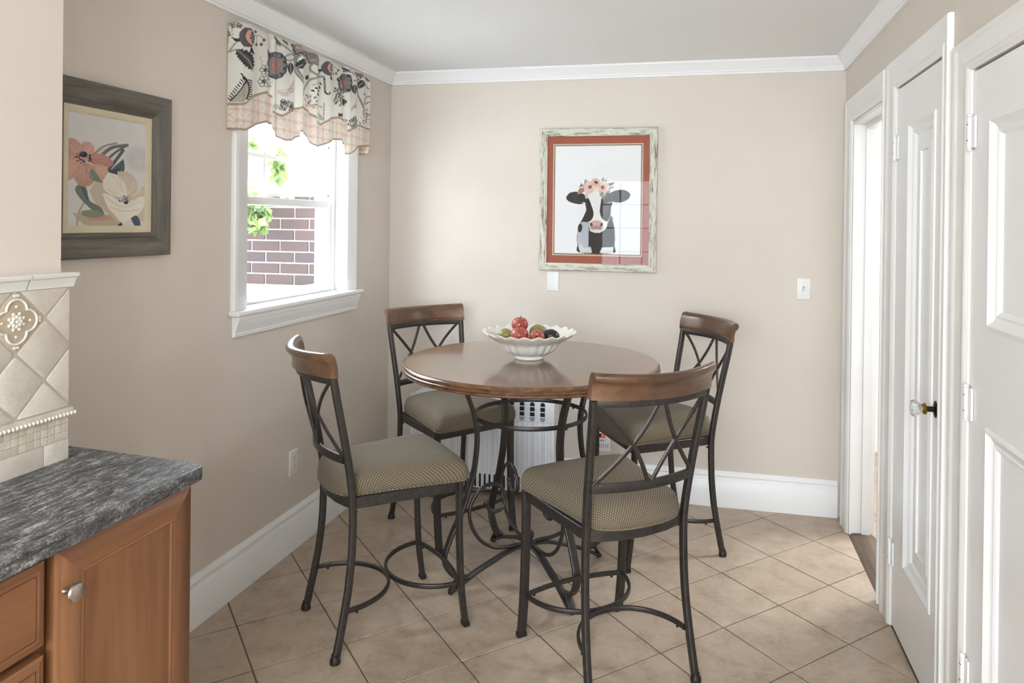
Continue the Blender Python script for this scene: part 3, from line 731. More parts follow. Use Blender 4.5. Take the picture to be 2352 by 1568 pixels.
def grid_mesh(name, P, nu, nv, col, mat):
    P = np.asarray(P).reshape(-1, 3)
    idx = np.arange(nu*nv).reshape(nv, nu)
    f = np.stack([idx[:-1, :-1], idx[:-1, 1:], idx[1:, 1:], idx[1:, :-1]], -1).reshape(-1, 4)
    me = bpy.data.meshes.new(name); me.from_pydata(P.tolist(), [], f.tolist()); me.update()
    at = me.color_attributes.new('print', 'FLOAT_COLOR', 'POINT')
    at.data.foreach_set('color', np.concatenate([col, np.ones((len(col), 1))], 1).astype(np.float32).ravel())
    me.shade_smooth(); me.materials.append(MT[mat]); return me

# --- floral picture on the left wall
FP = dict(y0=1.652, y1=2.147, z0=1.379, z1=1.911)
fpc = ((FP['y0']+FP['y1'])/2, (FP['z0']+FP['z1'])/2); fw, fh = FP['y1']-FP['y0'], FP['z1']-FP['z0']
fp = thing('flower_picture', 'framed painting of coral and white flowers in a wide grey wood frame', 'picture', (XL, fpc[0], fpc[1]))
for k, m in frame4(lambda u, v, o: (o, u, v), fw, fh, [(0, 0), (0, .026), (.003, .030), (.010, .031), (.054, .024), (.060, .020), (.064, .022), (.070, .019), (.076, .016), (.079, .008), (.079, 0)]):
    obj('frame_side', m, 'greyframeh' if k in (0, 2) else 'greyframev', fp)
for k, m in frame4(lambda u, v, o: (o, u, v), fw-.154, fh-.154, [(0, 0), (0, .015), (.004, .016), (.018, .012), (.022, .009), (.022, 0)]):
    obj('liner', m, 'liner', fp)
aw, ah = fw-.196, fh-.196; nu, nv = 180, 220
uu, vv = np.meshgrid(np.linspace(-.5, .5, nu), np.linspace(.5, -.5, nv))
uu, vv = uu.ravel(), vv.ravel()
Wp = np.stack([np.full_like(uu, .0085), uu*aw, vv*ah], -1)
U1, V1 = (uu+.5)*540+190, (.5-vv)*885+370       # drawing frame
ik = Ink(U1, V1, (216, 213, 212))
ik.put(.25+.5*noise2(U1, V1, .012, 1), (200, 198, 199), .5)
ik.ell(690, 680, 110, 110, (186, 184, 186), soft=60, op=.6)
for P, c, w in (([(350, 690), (420, 610), (510, 568)], (150, 146, 128), 16), ([(400, 690), (480, 610), (590, 572)], (106, 108, 98), 26), ([(440, 720), (510, 640), (575, 585)], (96, 98, 92), 18), ([(460, 790), (520, 690), (560, 620)], (84, 92, 94), 24)):
    ik.line(P, w, c, n=12, taper=False)
ik.leaf(470, 830, 562, 690, 38, (88, 100, 104), (60, 70, 78)); ik.leaf(440, 820, 540, 770, 26, (64, 74, 84))
# beige back petals and stems, lower left
ik.line([(250, 1250), (262, 1150), (300, 1060)], 14, (176, 166, 146), n=10)
ik.poly([(220, 1150), (300, 1170), (420, 1165), (520, 1180), (560, 1220), (500, 1255), (330, 1255), (260, 1210)], (186, 172, 148), n=60)
ik.ell(420, 1188, 110, 22, (196, 150, 130), -4, 10)
ik.poly([(330, 980), (370, 900), (450, 880), (520, 980), (540, 1120), (540, 1230), (440, 1140), (370, 1070)], (196, 182, 162), n=60)
ik.poly([(270, 910), (310, 960), (330, 1050), (400, 1100), (430, 1160), (380, 1160), (320, 1100), (270, 1040), (236, 970)], (108, 122, 106), n=70)
ik.line([(275, 910), (292, 975), (318, 1040)], 18, (72, 96, 110), n=10)
ik.ell(350, 1158, 78, 30, (134, 140, 122), 4, 8)
# coral flower
pc = [(190, 146, 130), (198, 156, 140), (182, 136, 122), (202, 162, 146)]
for k, (cx_, cy_, rx, ry, ro) in enumerate([(225, 660, 62, 88, -25), (305, 670, 52, 82, 12), (400, 725, 90, 52, 10), (395, 820, 66, 62, 40), (300, 850, 72, 96, 8), (215, 800, 60, 120, 28)]):
    ik.ell(cx_, cy_, rx, ry, pc[k % 4], ro, 7); ik.ell(cx_+10, cy_-14, rx*.55, ry*.6, tuple(min(255, q+12) for q in pc[k % 4]), ro, 25, .6)
ik.line([(300, 760), (312, 800), (305, 850)], 6, (150, 96, 84), .5)
ik.leaf(335, 800, 420, 905, 30, (128, 138, 120), (78, 100, 104))
for k in range(46):
    a = random.uniform(0, 6.28); r = random.uniform(22, 66); ik.ell(292+r*math.cos(a), 722+r*.62*math.sin(a), 5, 5, random.choice([(38, 44, 56), (52, 66, 80), (30, 32, 40)]))
ik.ell(288, 692, 26, 24, (40, 50, 66), 0, 4); ik.ell(280, 684, 9, 7, (86, 100, 116), 0, 4)
# white flower
ik.poly([(520, 800), (600, 800), (660, 860), (672, 930), (660, 1010), (590, 1030), (540, 930)], (200, 186, 164), n=60)
ik.poly([(455, 815), (510, 830), (570, 890), (592, 960), (585, 1010), (500, 1010), (430, 960), (420, 890)], (228, 220, 206), n=60)
ik.line([(470, 830), (520, 880), (560, 960)], 10, (212, 202, 184), .7, 10)
ik.poly([(660, 950), (720, 910), (735, 920), (735, 1190), (690, 1200), (640, 1080)], (206, 192, 172), n=60)
ik.poly([(415, 990), (470, 1000), (540, 1050), (600, 1075), (680, 1010), (730, 1000), (730, 1060), (700, 1130), (640, 1180), (560, 1225), (500, 1160), (450, 1090)], (232, 226, 214), n=80)
ik.line([(440, 1020), (520, 1080), (600, 1090), (690, 1040)], 8, (206, 196, 178), .8, 16); ik.line([(470, 1100), (560, 1130), (660, 1120), (700, 1105)], 7, (200, 190, 172), .8, 16)
for k in range(36):
    a = random.uniform(0, 6.28); r = random.uniform(8, 50); ik.ell(572+r*math.cos(a), 1030+r*.55*math.sin(a), 5, 5, random.choice([(52, 62, 70), (96, 108, 96), (30, 34, 44), (150, 150, 128)]))
ik.ell(586, 1058, 16, 14, (44, 44, 54), 0, 4)
ik.poly([(622, 1190), (660, 1165), (690, 1200), (695, 1255), (655, 1255)], (72, 82, 98), n=40); ik.poly([(515, 1255), (555, 1225), (562, 1255)], (46, 54, 74))
for k in range(60):      # brush strokes
    a = random.uniform(0, 6.28); r0, r1 = random.uniform(50, 80), random.uniform(110, 150); x_, y_ = 295+r1*1.1*math.cos(a), 725+r1*1.15*math.sin(a)
    if abs(a-.7) > .5 and y_ < 900: ik.line([(295+r0*math.cos(a), 725+r0*math.sin(a)), (x_, y_)], random.uniform(3, 9), random.choice([(204, 166, 150), (176, 130, 116), (212, 178, 162)]), .35)
for k in range(40):
    a = random.uniform(-2.8, -.3); x_ = 575+140*math.cos(a); y_ = 1030+190*math.sin(a); ik.line([(575+60*math.cos(a), 1030+60*math.sin(a)), (x_, y_)], random.uniform(4, 10), random.choice([(236, 230, 218), (190, 178, 158), (222, 212, 194)]), .35)
ik.c *= (1+.05*noise2(U1, V1, .03, 4)+.05*noise2(U1, V1, .15, 5))[:, None]
obj('canvas', grid_mesh('canvas', Wp, nu, nv, ik.c, 'print'), 'print', fp)

# --- cow picture on the end wall
cw, ch = .655, .793; cpc = (-.5775, 1.636)
cp_ = thing('cow_picture', 'framed print of a cow with a flower crown and rust mat', 'picture', (cpc[0], YB, cpc[1]))
for k, m in frame4(lambda u, v, o: (u, -o, v), cw, ch, [(0, 0), (0, .022), (.003, .027), (.012, .029), (.018, .026), (.022, .027), (.034, .022), (.037, .018), (.042, .017), (.042, 0)]):
    obj('frame_side', m, 'whiteframeh' if k in (0, 2) else 'whiteframev', cp_)
obj('mat_board', MB().box((-cw/2+.03, -.008, -ch/2+.03), (cw/2-.03, -.004, ch/2-.03)), 'rustmat', cp_)
ax0, ax1, az0, az1 = -.241, .238, -.300, .300
for k, m in frame4(lambda u, v, o: (u+(ax0+ax1)/2, -.008-o, v+(az0+az1)/2), ax1-ax0+.022, az1-az0+.022, [(0, 0), (0, .001), (.003, .001), (.003, 0)]): obj('mat_fillet', m, 'whitemat', cp_)
for k, m in frame4(lambda u, v, o: (u+(ax0+ax1)/2, -.008-o, v+(az0+az1)/2), ax1-ax0+.016, az1-az0+.016, [(0, 0), (0, .0008), (.005, .0008), (.005, 0)]): obj('mat_fillet', m, 'olive', cp_)
nu, nv = 220, 275
uu, vv = np.meshgrid(np.linspace(0, 1, nu), np.linspace(0, 1, nv)); uu, vv = uu.ravel(), vv.ravel()
Wp = np.stack([ax0+uu*(ax1-ax0), np.full_like(uu, -.0086), az1-vv*(az1-az0)], -1)
ik = Ink(uu*683+275, vv*893+265, (238, 238, 239))
BLK = (40, 34, 31)
def soft_ear(P): ik.poly(P, (70, 62, 56), n=70)
ik.poly([(365, 690), (395, 655), (445, 645), (500, 660), (530, 690), (520, 735), (470, 748), (410, 735), (375, 715)], BLK, n=80)
ik.poly([(725, 650), (770, 632), (830, 630), (865, 650), (878, 672), (855, 710), (800, 732), (740, 722)], BLK, n=80)
# body and neck
ik.poly([(530, 800), (500, 870), (470, 930), (458, 1010), (462, 1080), (482, 1150), (745, 1150), (758, 1080), (762, 980), (748, 900), (722, 840)], BLK, n=90)
ik.poly([(478, 905), (545, 895), (550, 1100), (520, 1140), (482, 1135), (462, 1060), (463, 980)], (186, 190, 198), n=60)  # white neck patch greyed bluish, a glass reflection painted into the print
ik.ell(482, 945, 18, 36, BLK, 5)
ik.poly([(476, 1070), (520, 1110), (570, 1100), (580, 1150), (484, 1150)], (214, 214, 216)); ik.poly([(640, 1150), (660, 1100), (750, 1095), (746, 1150)], (226, 226, 226))
# face
ik.poly([(520, 655), (545, 630), (690, 630), (728, 660), (730, 760), (722, 850), (702, 900), (690, 945), (650, 985), (575, 975), (553, 930), (552, 880), (575, 830), (560, 760), (525, 720)], (234, 233, 231), n=90)
ik.poly([(516, 668), (550, 705), (572, 760), (588, 815), (582, 860), (555, 890), (505, 888), (528, 800), (520, 735)], BLK, n=70)
ik.poly([(650, 700), (690, 650), (728, 660), (742, 720), (728, 770), (722, 840), (700, 888), (662, 870), (642, 830), (640, 780)], BLK, n=70)
ik.ell(690, 790, 26, 34, (78, 74, 70), 0, 14, .8)
ik.line([(500, 735), (522, 738)], 6, (230, 228, 224)); ik.line([(700, 738), (740, 728)], 5, (200, 196, 190)); ik.ell(713, 726, 9, 7, (20, 18, 18))
ik.ell(612, 925, 54, 44, (196, 158, 148), 0, 8); ik.ell(612, 948, 42, 20, (150, 120, 114), 0, 10, .7); ik.ell(612, 905, 40, 20, (212, 176, 166), 0, 10, .7)
ik.ell(572, 915, 10, 15, (60, 46, 44), -20, 4); ik.ell(654, 915, 10, 15, (60, 46, 44), 20, 4)
ik.ell(613, 968, 46, 12, (228, 226, 222), 0, 6)
ik.poly([(550, 965), (600, 985), (640, 985), (690, 950), (752, 960), (755, 1098), (655, 1104), (552, 1100)], BLK)
ik.line([(738, 862), (758, 940), (762, 1010)], 8, (214, 212, 210), .8, 10)
ik.ell(535, 668, 16, 34, (206, 204, 202), 10, 6)
# flower crown
def sprig(x0, y0, x1, y1, w, c): ik.leaf(x0, y0, x1, y1, w, c, None, .1)
for q in ((500, 600, 478, 575), (515, 570, 522, 540), (505, 590, 540, 545), (655, 560, 660, 525), (668, 565, 692, 540), (700, 610, 755, 600), (690, 635, 725, 660), (660, 640, 670, 715), (650, 645, 645, 690), (672, 650, 690, 690), (720, 585, 745, 570)):
    sprig(*q, 9, random.choice([(150, 158, 138), (176, 182, 164), (128, 138, 120)]))
sprig(520, 620, 456, 668, 22, (176, 128, 98)); sprig(690, 585, 756, 566, 12, (140, 98, 88))
for cx_, cy_, r in ((600, 565, 34), (558, 605, 52), (660, 608, 50)):
    for k in range(7):
        a = 2*PI*k/7+cx_; ik.ell(cx_+r*.55*math.cos(a), cy_+r*.5*math.sin(a), r*.52, r*.44, random.choice([(226, 186, 174), (232, 198, 186), (218, 172, 158), (236, 210, 200)]), math.degrees(a), 6)
    ik.ell(cx_, cy_, r*.28, r*.24, (150, 100, 84), 0, 6)
    for k in range(10):
        a = random.uniform(0, 6.28); ik.ell(cx_+r*.25*math.cos(a), cy_+r*.22*math.sin(a), 4, 4, (52, 40, 38))
for q in ((484, 592), (498, 600), (478, 604), (612, 575), (618, 568), (715, 625), (712, 640), (656, 655)): ik.ell(q[0], q[1], 6, 6, (58, 54, 54))
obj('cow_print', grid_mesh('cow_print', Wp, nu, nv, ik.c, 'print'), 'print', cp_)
obj('glass', MB()._a([(-cw/2+.036, -.013, -ch/2+.036), (cw/2-.036, -.013, -ch/2+.036), (cw/2-.036, -.013, ch/2-.036), (-cw/2+.036, -.013, ch/2-.036)], [(0, 1, 2, 3)]), 'pictureglass', cp_)

# ------------------------------------------------------------------ valance
VX = -1.750; VY0, VY1 = 2.478, 3.578
band = [[(2.30, 1.950), (2.393, 1.948), (2.447, 1.94), (2.495, 1.956), (2.529, 1.988), (2.625, 2.023), (2.676, 2.014)], [(2.679, 1.952), (2.746, 1.944), (2.848, 1.99), (2.901, 2.009), (2.966, 1.999), (3.06, 1.949), (3.146, 1.992), (3.232, 2.008), (3.317, 2.006)], [(3.319, 1.954), (3.442, 1.998), (3.59, 1.994)]]
bott = [[(2.30, 1.862), (2.415, 1.855), (2.445, 1.844), (2.496, 1.85), (2.56, 1.879), (2.62, 1.898), (2.676, 1.897)], [(2.677, 1.883), (2.707, 1.852), (2.765, 1.84), (2.816, 1.846), (2.863, 1.868)], [(2.864, 1.89), (2.903, 1.895), (2.95, 1.881), (2.998, 1.846), (3.027, 1.839), (3.077, 1.855), (3.191, 1.894), (3.268, 1.9), (3.308, 1.883)], [(3.309, 1.834), (3.338, 1.838), (3.451, 1.887), (3.592, 1.905)]]
def pw(segs, y):
    out = np.full_like(y, np.nan)
    for s_ in segs:
        a = np.array(s_); m = (y >= a[0, 0]-.0015) & (y <= a[-1, 0]+.0015); out[m & np.isnan(out)] = np.interp(y[m & np.isnan(out)], a[:, 0], a[:, 1])
    k = np.isnan(out); out[k] = np.interp(y[k], y[~k], out[~k]); return out
def vx(y):      # fold depth of the front cloth
    fx = VX + .006*np.sin((y-2.5)*23) + .004*np.sin((y-2.5)*51+1)
    for y0 in (2.677, 2.8635, 3.0, 3.318): fx = fx + .011*np.exp(-((y-y0-.012)/.016)**2) - .008*np.exp(-((y-y0+.018)/.014)**2)
    return fx
ret = np.linspace(0, 1, 26)[:-1]; NR = len(ret)
yf = np.linspace(VY0, VY1, 440)
px_ = np.concatenate([XL+.004+(VX-XL-.004)*np.sin(ret*PI/2), vx(yf)]); py_ = np.concatenate([VY0-.004+.004*(1-np.cos(ret*PI/2))-.0, yf])
# far return back to the wall
re2 = np.linspace(0, 1, 26)[1:]
px_ = np.concatenate([px_, vx(yf[-1:])+(XL+.004-vx(yf[-1:]))*re2]); py_ = np.concatenate([py_, VY1+.004*np.sin(re2*PI)])
yd = np.concatenate([np.full(NR, VY0-.0), yf, np.full(len(re2), VY1)])
zb = pw(bott, yd); zb[-len(re2):] = zb[-len(re2)-1]-.045*np.minimum(1, re2*6)
zb[:NR] = zb[NR]+.004*(1-ret)
zt = 2.272+.003*np.sin(py_*40)
nr = 150; tt = np.linspace(0, 1, nr)
PX = np.repeat(px_[None], nr, 0); PY = np.repeat(py_[None], nr, 0); PZ = zt[None]+(zb-zt)[None]*tt[:, None]
PX = PX - .012*np.clip((.06-tt[:, None])/.06, 0, 1)*(PX-XL > .03)         # gathered at the rod pocket
Pv = np.stack([PX, PY, PZ], -1).reshape(-1, 3)
flat = np.stack([np.full(PX.size, VX), np.where(PX.ravel() < VX-.02, PY.ravel()-.0, PY.ravel()), PZ.ravel()], -1)
pxl = topx(np.where((np.arange(PX.size) % len(px_) < NR)[:, None], Pv, flat)); GX, GY = (pxl[:, 0]-500)*3.92, (pxl[:, 1]-20)*3.92
ik = Ink(GX, GY, (226, 223, 214))
DK, SL, GR, CO = (58, 56, 60), (94, 92, 98), (140, 138, 138), (206, 158, 140)
def flw(cx_, cy_, rx, ry, petals, c1, c2, c3, rot=0):
    for k in range(petals):
        a = 2*PI*k/petals+rot; ik.ell(cx_+rx*.72*math.cos(a), cy_+ry*.72*math.sin(a), rx*.36, ry*.30, c1, math.degrees(a), 3)
    ik.ell(cx_, cy_, rx*.72, ry*.72, c1, 0, 3)
    for k in range(petals):
        a = 2*PI*k/petals+rot; ik.ell(cx_+rx*.74*math.cos(a), cy_+ry*.74*math.sin(a), rx*.2, ry*.13, (128, 126, 128), math.degrees(a), 3)
    for k in range(petals):
        a = 2*PI*(k+.5)/petals+rot; ik.ell(cx_+rx*.46*math.cos(a), cy_+ry*.46*math.sin(a), rx*.22, ry*.19, c2, math.degrees(a), 3)
    ik.ell(cx_, cy_, rx*.42, ry*.42, c2, 0, 3)
    for k in range(petals*2):
        a = PI*k/petals+rot; ik.line([(cx_+rx*.42*math.cos(a), cy_+ry*.42*math.sin(a)), (cx_+rx*.62*math.cos(a), cy_+ry*.62*math.sin(a))], 3, (206, 150, 136) if k % 2 else DK, .8)
    for k in range(petals):
        a = 2*PI*(k+.5)/petals+rot; ik.line([(cx_+rx*.15*math.cos(a), cy_+ry*.15*math.sin(a)), (cx_+rx*.55*math.cos(a), cy_+ry*.55*math.sin(a))], 5, c1, .8)
    ik.ell(cx_, cy_, rx*.36, ry*.36, c3, 0, 4)
    for k in range(5): ik.line([(cx_-rx*.25, cy_+ry*(-.25+.13*k)), (cx_, cy_+ry*(-.3+.13*k)), (cx_+rx*.25, cy_+ry*(-.22+.13*k))], 4, DK, .7)
def bud(cx_, cy_, s):
    ik.leaf(cx_-20*s, cy_-5*s, cx_-145*s, cy_-15*s, 15*s, DK, None, -.25)
    ik.poly([(cx_-10*s, cy_-95*s), (cx_+35*s, cy_-80*s), (cx_+60*s, cy_-10*s), (cx_+45*s, cy_+70*s), (cx_, cy_+85*s), (cx_-50*s, cy_+50*s), (cx_-70*s, cy_-20*s), (cx_-50*s, cy_-70*s)], SL, n=50)
    ik.poly([(cx_+5*s, cy_-70*s), (cx_+40*s, cy_-62*s), (cx_+20*s, cy_-10*s), (cx_+45*s, cy_+62*s), (cx_+10*s, cy_+45*s), (cx_-12*s, cy_-10*s)], (214, 160, 140), n=40)
    ik.poly([(cx_+30*s, cy_-55*s), (cx_+55*s, cy_-15*s), (cx_+42*s, cy_+50*s), (cx_+18*s, cy_)], DK, n=30)
    for k in range(5): ik.line([(cx_+20*s, cy_-30*s+k*16*s), (cx_+50*s, cy_-34*s+k*18*s)], 4*s, (226, 222, 214))
    ik.line([(cx_+50*s, cy_-15*s), (cx_+110*s, cy_-20*s), (cx_+145*s, cy_+20*s), (cx_+120*s, cy_+60*s)], 6*s, GR, 1, 12); ik.line([(cx_+85*s, cy_-18*s), (cx_+80*s, cy_+60*s)], 5*s, GR)
    for q in ((148, 20), (80, 62), (72, -55), (125, 60)): ik.ell(cx_+q[0]*s, cy_+q[1]*s, 13*s, 15*s, SL)
    ik.leaf(cx_+30*s, cy_+80*s, cx_+65*s, cy_+150*s, 15*s, DK, None, .2)
def dleaf(x0, y0, x1, y1, w, bend=.15, ser=True):
    ik.leaf(x0, y0, x1, y1, w, DK, None, bend); ik.leaf(x0, y0, x1, y1, w*.5, (86, 84, 88), (210, 206, 198), bend)
    if ser:
        p, q = np.array((x0, y0)), np.array((x1, y1)); d = q-p; n_ = np.array((-d[1], d[0]))/np.linalg.norm(d)
        for k in range(7):
            t = .15+.11*k; c_ = p+d*t+n_*bend*np.linalg.norm(d)*math.sin(PI*t)
            for sg in (-1, 1): ik.ell(*(c_+n_*sg*w*math.sin(PI*t**.8)), w*.26, w*.26, DK, 0, 3)
def cluster(cx_, cy_, rx, ry, c=DK, n=26):
    for k in range(n):
        a = random.uniform(0, 6.28); r = math.sqrt(random.random()); x, y = cx_+rx*r*math.cos(a), cy_+ry*r*math.sin(a)
        ik.ell(x, y, rx*.2, ry*.24, c, random.uniform(0, 180), 2); ik.ell(x, y, rx*.10, ry*.13, (214, 212, 204), random.uniform(0, 180), 2)
def floret(cx_, cy_, r):
    for k in range(6): a = k*PI/3; ik.ell(cx_+r*.6*math.cos(a), cy_+r*.6*math.sin(a), r*.42, r*.38, (110, 108, 104), math.degrees(a), 3); ik.ell(cx_+r*.6*math.cos(a), cy_+r*.6*math.sin(a), r*.30, r*.26, (216, 214, 204), math.degrees(a), 3)
    for k in range(5): a = k*2*PI/5; ik.leaf(cx_, cy_, cx_+r*.5*math.cos(a), cy_+r*.5*math.sin(a), r*.1, DK, None, 0)
# stems
for P, w in (([(775, 770), (740, 660), (708, 560), (700, 470), (712, 420)], 22), ([(712, 430), (650, 410), (590, 440)], 13), ([(600, 460), (660, 465), (720, 430)], 11), ([(712, 420), (640, 370), (590, 330), (545, 270)], 13), ([(720, 420), (800, 430), (860, 470), (850, 540), (880, 600)], 12), ([(775, 740), (830, 660), (880, 620), (950, 610)], 16), ([(900, 610), (940, 540), (970, 520)], 12), ([(100, 390), (150, 320), (200, 270)], 14),
             ([(1320, 900), (1290, 830), (1258, 760), (1255, 680), (1262, 630)], 17), ([(1262, 640), (1210, 650)], 11), ([(1262, 630), (1215, 590), (1180, 550)], 10), ([(1270, 630), (1330, 680), (1370, 720)], 11), ([(1320, 860), (1345, 800), (1375, 790)], 12), ([(100, 390), (160, 370), (200, 370)], 12)):
    ik.line(P, w, (112, 110, 112), 1, 24); ik.line(P, w*.45, (164, 162, 160), 1, 24)
bud(262, 262, 1.0); dleaf(165, 365, 305, 568, 46, -.12); bud(985, 540, .72)
cluster(175, 130, 62, 48, DK, 26); cluster(110, 190, 24, 60, DK, 14); ik.line([(95, 200), (90, 300)], 14, SL)
# serrated paisley leaf
ik.poly([(215, 585), (262, 640), (275, 720), (255, 810), (215, 842), (105, 830), (150, 790), (200, 730), (240, 660)], (176, 170, 150), n=60)
for k in range(10):
    t = k/9; ik.line([(245-135*t, 640+180*t), (225-135*t, 618+185*t)], 11, DK); ik.line([(262+8*math.sin(t*3), 640+190*t), (295, 650+185*t)], 11, DK)
ik.line([(212, 585), (250, 630), (250, 660), (190, 750), (110, 832)], 14, DK, 1, 24); ik.line([(255, 640), (275, 720), (255, 815)], 10, DK, 1, 12)
for k in range(8): ik.line([(170+k*12, 820-k*18), (240+k*2, 822-k*20)], 3, (110, 104, 92), .8)
flw(530, 510, 88, 130, 11, (72, 70, 76), (150, 142, 138), (192, 128, 116)); ik.leaf(470, 470, 440, 365, 30, SL, (60, 58, 60)); ik.leaf(545, 590, 545, 640, 22, SL)
floret(420, 552, 50); floret(408, 655, 54); cluster(475, 660, 22, 50, (120, 118, 112), 10); ik.line([(390, 430), (375, 450), (395, 470), (385, 500)], 5, GR, 1, 12)
dleaf(652, 480, 655, 600, 30, 0, False); dleaf(815, 465, 700, 540, 34, .1); dleaf(535, 225, 580, 345, 18, .1, False); dleaf(598, 262, 640, 335, 20, -.1, False)
flw(735, 350, 62, 66, 9, DK, (150, 144, 140), (206, 172, 156)); cluster(780, 370, 30, 60, DK, 14); flw(865, 425, 56, 80, 9, (120, 116, 108), (178, 174, 164), (146, 142, 134)); ik.ell(890, 495, 22, 22, GR)
for q in ((805, 600), (820, 590), (800, 610)): ik.leaf(815, 640, *q, 12, DK, None, .2)
ik.poly([(690, 640), (680, 700), (640, 760), (590, 782), (550, 740), (610, 745), (650, 690)], (206, 196, 184), n=40); ik.line([(690, 645), (640, 720), (555, 735)], 5, CO, 1, 16); ik.line([(690, 650), (680, 740), (600, 785), (555, 750)], 5, CO, 1, 16); ik.ell(662, 735, 22, 22, (164, 166, 172)); ik.ell(662, 735, 10, 10, (214, 214, 214))
for k in range(16): x = random.uniform(855, 930); y = random.uniform(655, 770); ik.leaf(x, y, x+12, y+24, 6, DK, None, .1)
ik.line([(860, 690), (900, 650)], 5, GR)
ik.line([(955, 625), (958, 700), (962, 755), (985, 770), (995, 755)], 13, DK, 1, 20); ik.line([(955, 640), (960, 740)], 4, (190, 186, 180))
for k in range(12): ik.ell(953-.3*k, 850+14*k, 5, 4, DK)
cluster(615, 870, 70, 48, DK, 40); ik.ell(530, 880, 36, 26, (190, 188, 180), 0, 10)
for k in range(60):
    a = random.uniform(-PI, 0); r = random.uniform(15, 95); x, y = 835+r*math.cos(a), 900+r*1.25*math.sin(a)
    ik.leaf(x, y, x+14*math.cos(a), y+26*math.sin(a), 6, random.choice([(150, 148, 148), (120, 118, 120), CO, (222, 188, 172)]), None, 0)
for k in range(8): ik.line([(905+k*4, 930+k*4), (920+k*4, 1000)], 4, GR, .7)
# repeat at the far end
flw(1145, 670, 52, 96, 10, (66, 64, 70), (140, 132, 130), (180, 124, 114)); cluster(1100, 780, 46, 100, (104, 102, 98), 26); dleaf(1140, 800, 1150, 880, 22, 0, False); dleaf(1090, 615, 1115, 660, 22, 0, False)
dleaf(1215, 680, 1222, 775, 27, 0, False); dleaf(1332, 655, 1262, 720, 26, .1); dleaf(1150, 520, 1182, 580, 16, .1, False); flw(1290, 580, 56, 40, 8, DK, (160, 150, 146), (202, 166, 150)); dleaf(1352, 610, 1385, 660, 14, .1, False)
ik.poly([(1245, 800), (1235, 880), (1190, 930), (1180, 900), (1225, 850)], (206, 196, 184)); ik.line([(1250, 810), (1190, 910)], 5, CO); ik.ell(1228, 880, 15, 18, (164, 166, 172))
cluster(1212, 1022, 46, 52, DK, 30); ik.leaf(1330, 780, 1318, 762, 9, DK); ik.line([(1340, 860), (1372, 840)], 8, DK)
for k in range(60):
    a = random.uniform(-PI, 0); r = random.uniform(10, 90); x, y = 1345+r*.7*math.cos(a), 1040+r*1.4*math.sin(a)
    ik.leaf(x, y, x+10*math.cos(a), y+22*math.sin(a), 6, random.choice([(120, 118, 116), (96, 94, 96), CO, (170, 166, 160)]), None, 0)
for k in range(3): ik.leaf(1100+k*14, 975, 1092+k*22, 935, 10, DK, None, .1)
# lower caned band
ycol = np.tile(yd, nr); zz = Pv[:, 2]; zband = np.tile(pw(band, yd), nr); zbot = np.tile(zb, nr)
yarc = np.tile(np.concatenate([VY0-(1-ret)*.07, yf, VY1+re2*.06]), nr)
low = zz < zband
cane = np.tile(np.array(lin((226, 219, 206))), (len(zz), 1)); pit = .046
a, b = yarc/pit, zz/pit
def near(v, w): return np.clip((w-np.abs(v-np.round(v)))*pit/.0012+.5, 0, 1)
lines = np.maximum.reduce([near(a+.06, .022), near(a-.06, .022), near(b+.06, .022), near(b-.06, .022), near((a+b), .020), near((a-b), .020)])
cane = cane*(1-lines[:, None]*.9)+np.array(lin((204, 152, 138)))*lines[:, None]*.9
ik.c[low] = cane[low]
# scalloped corded edges
edge = np.minimum(np.abs(zz-zband), np.abs(zz-zbot-.003))
em = np.clip((.0062-edge)/.0015, 0, 1)[:, None]; st = (np.sin((yarc+zz)*420) > .2)[:, None]
ik.c = ik.c*(1-em)+np.where(st, np.array(lin((178, 134, 116))), np.array(lin((164, 152, 138))))*em
va = obj('valance', grid_mesh('valance', Pv, len(px_), nr, ik.c, 'fabric'), 'fabric')
tag(va, 'scalloped fabric valance with grey floral print hanging over the window', 'valance')

# ------------------------------------------------------------------ round table
TC = (-.712, 3.005); TZ = .920
tb = thing('round_table', 'round wooden pub table with a scrolled dark metal base', 'table', (TC[0], TC[1], 0))
EDGE = [(.531, -.0), (.536, -.0015), (.541, -.005), (.5435, -.010), (.5425, -.0135), (.5385, -.0150), (.5385, -.0165), (.5435, -.0185), (.5455, -.0215), (.5435, -.0250), (.5385, -.0265), (.5385, -.028), (.5435, -.0300), (.545, -.0335), (.542, -.038), (.532, -.0415), (.52, -.042)]
top = obj('tabletop', MB().lathe([(.0005, 0), (.12, 0), (.25, 0), (.40, 0), (.50, 0), (.5312, 0)], 96, caps=False).xf(lambda x, y, z: (x, y, z+TZ)), 'table', tb)
me_ = top.data
obj('tabletop_edge', MB().lathe(EDGE, 128, (0, 0, TZ), caps=False), 'tableedge', top)
obj('tabletop_underside', MB().lathe([(.001, -.0415), (.522, -.0415)], 96, (0, 0, TZ), caps=False), 'tableedge', top)
LEG = spline([(.335, .879), (.315, .84), (.294, .795), (.266, .72), (.250, .64), (.251, .565), (.264, .473), (.285, .403), (.308, .335), (.343, .266), (.372, .20), (.386, .155), (.380, .112), (.352, .075), (.318, .058), (.285, .052)], 56)
BAR = spline([(.02, .131), (.07, .126), (.12, .113), (.17, .094), (.235, .070), (.285, .046), (.33, .022), (.362, .009)], 28)
SCR = spline([(.022, .137), (.056, .139), (.11, .139), (.158, .147), (.200, .168), (.234, .198), (.262, .242), (.277, .285), (.279, .32), (.268, .357), (.243, .392), (.212, .411), (.180, .416), (.150, .406), (.128, .382), (.117, .350), (.121, .322), (.137, .304), (.160, .298), (.183, .304), (.197, .321), (.203, .338)], 90)
lm = bm_ = sm_ = None
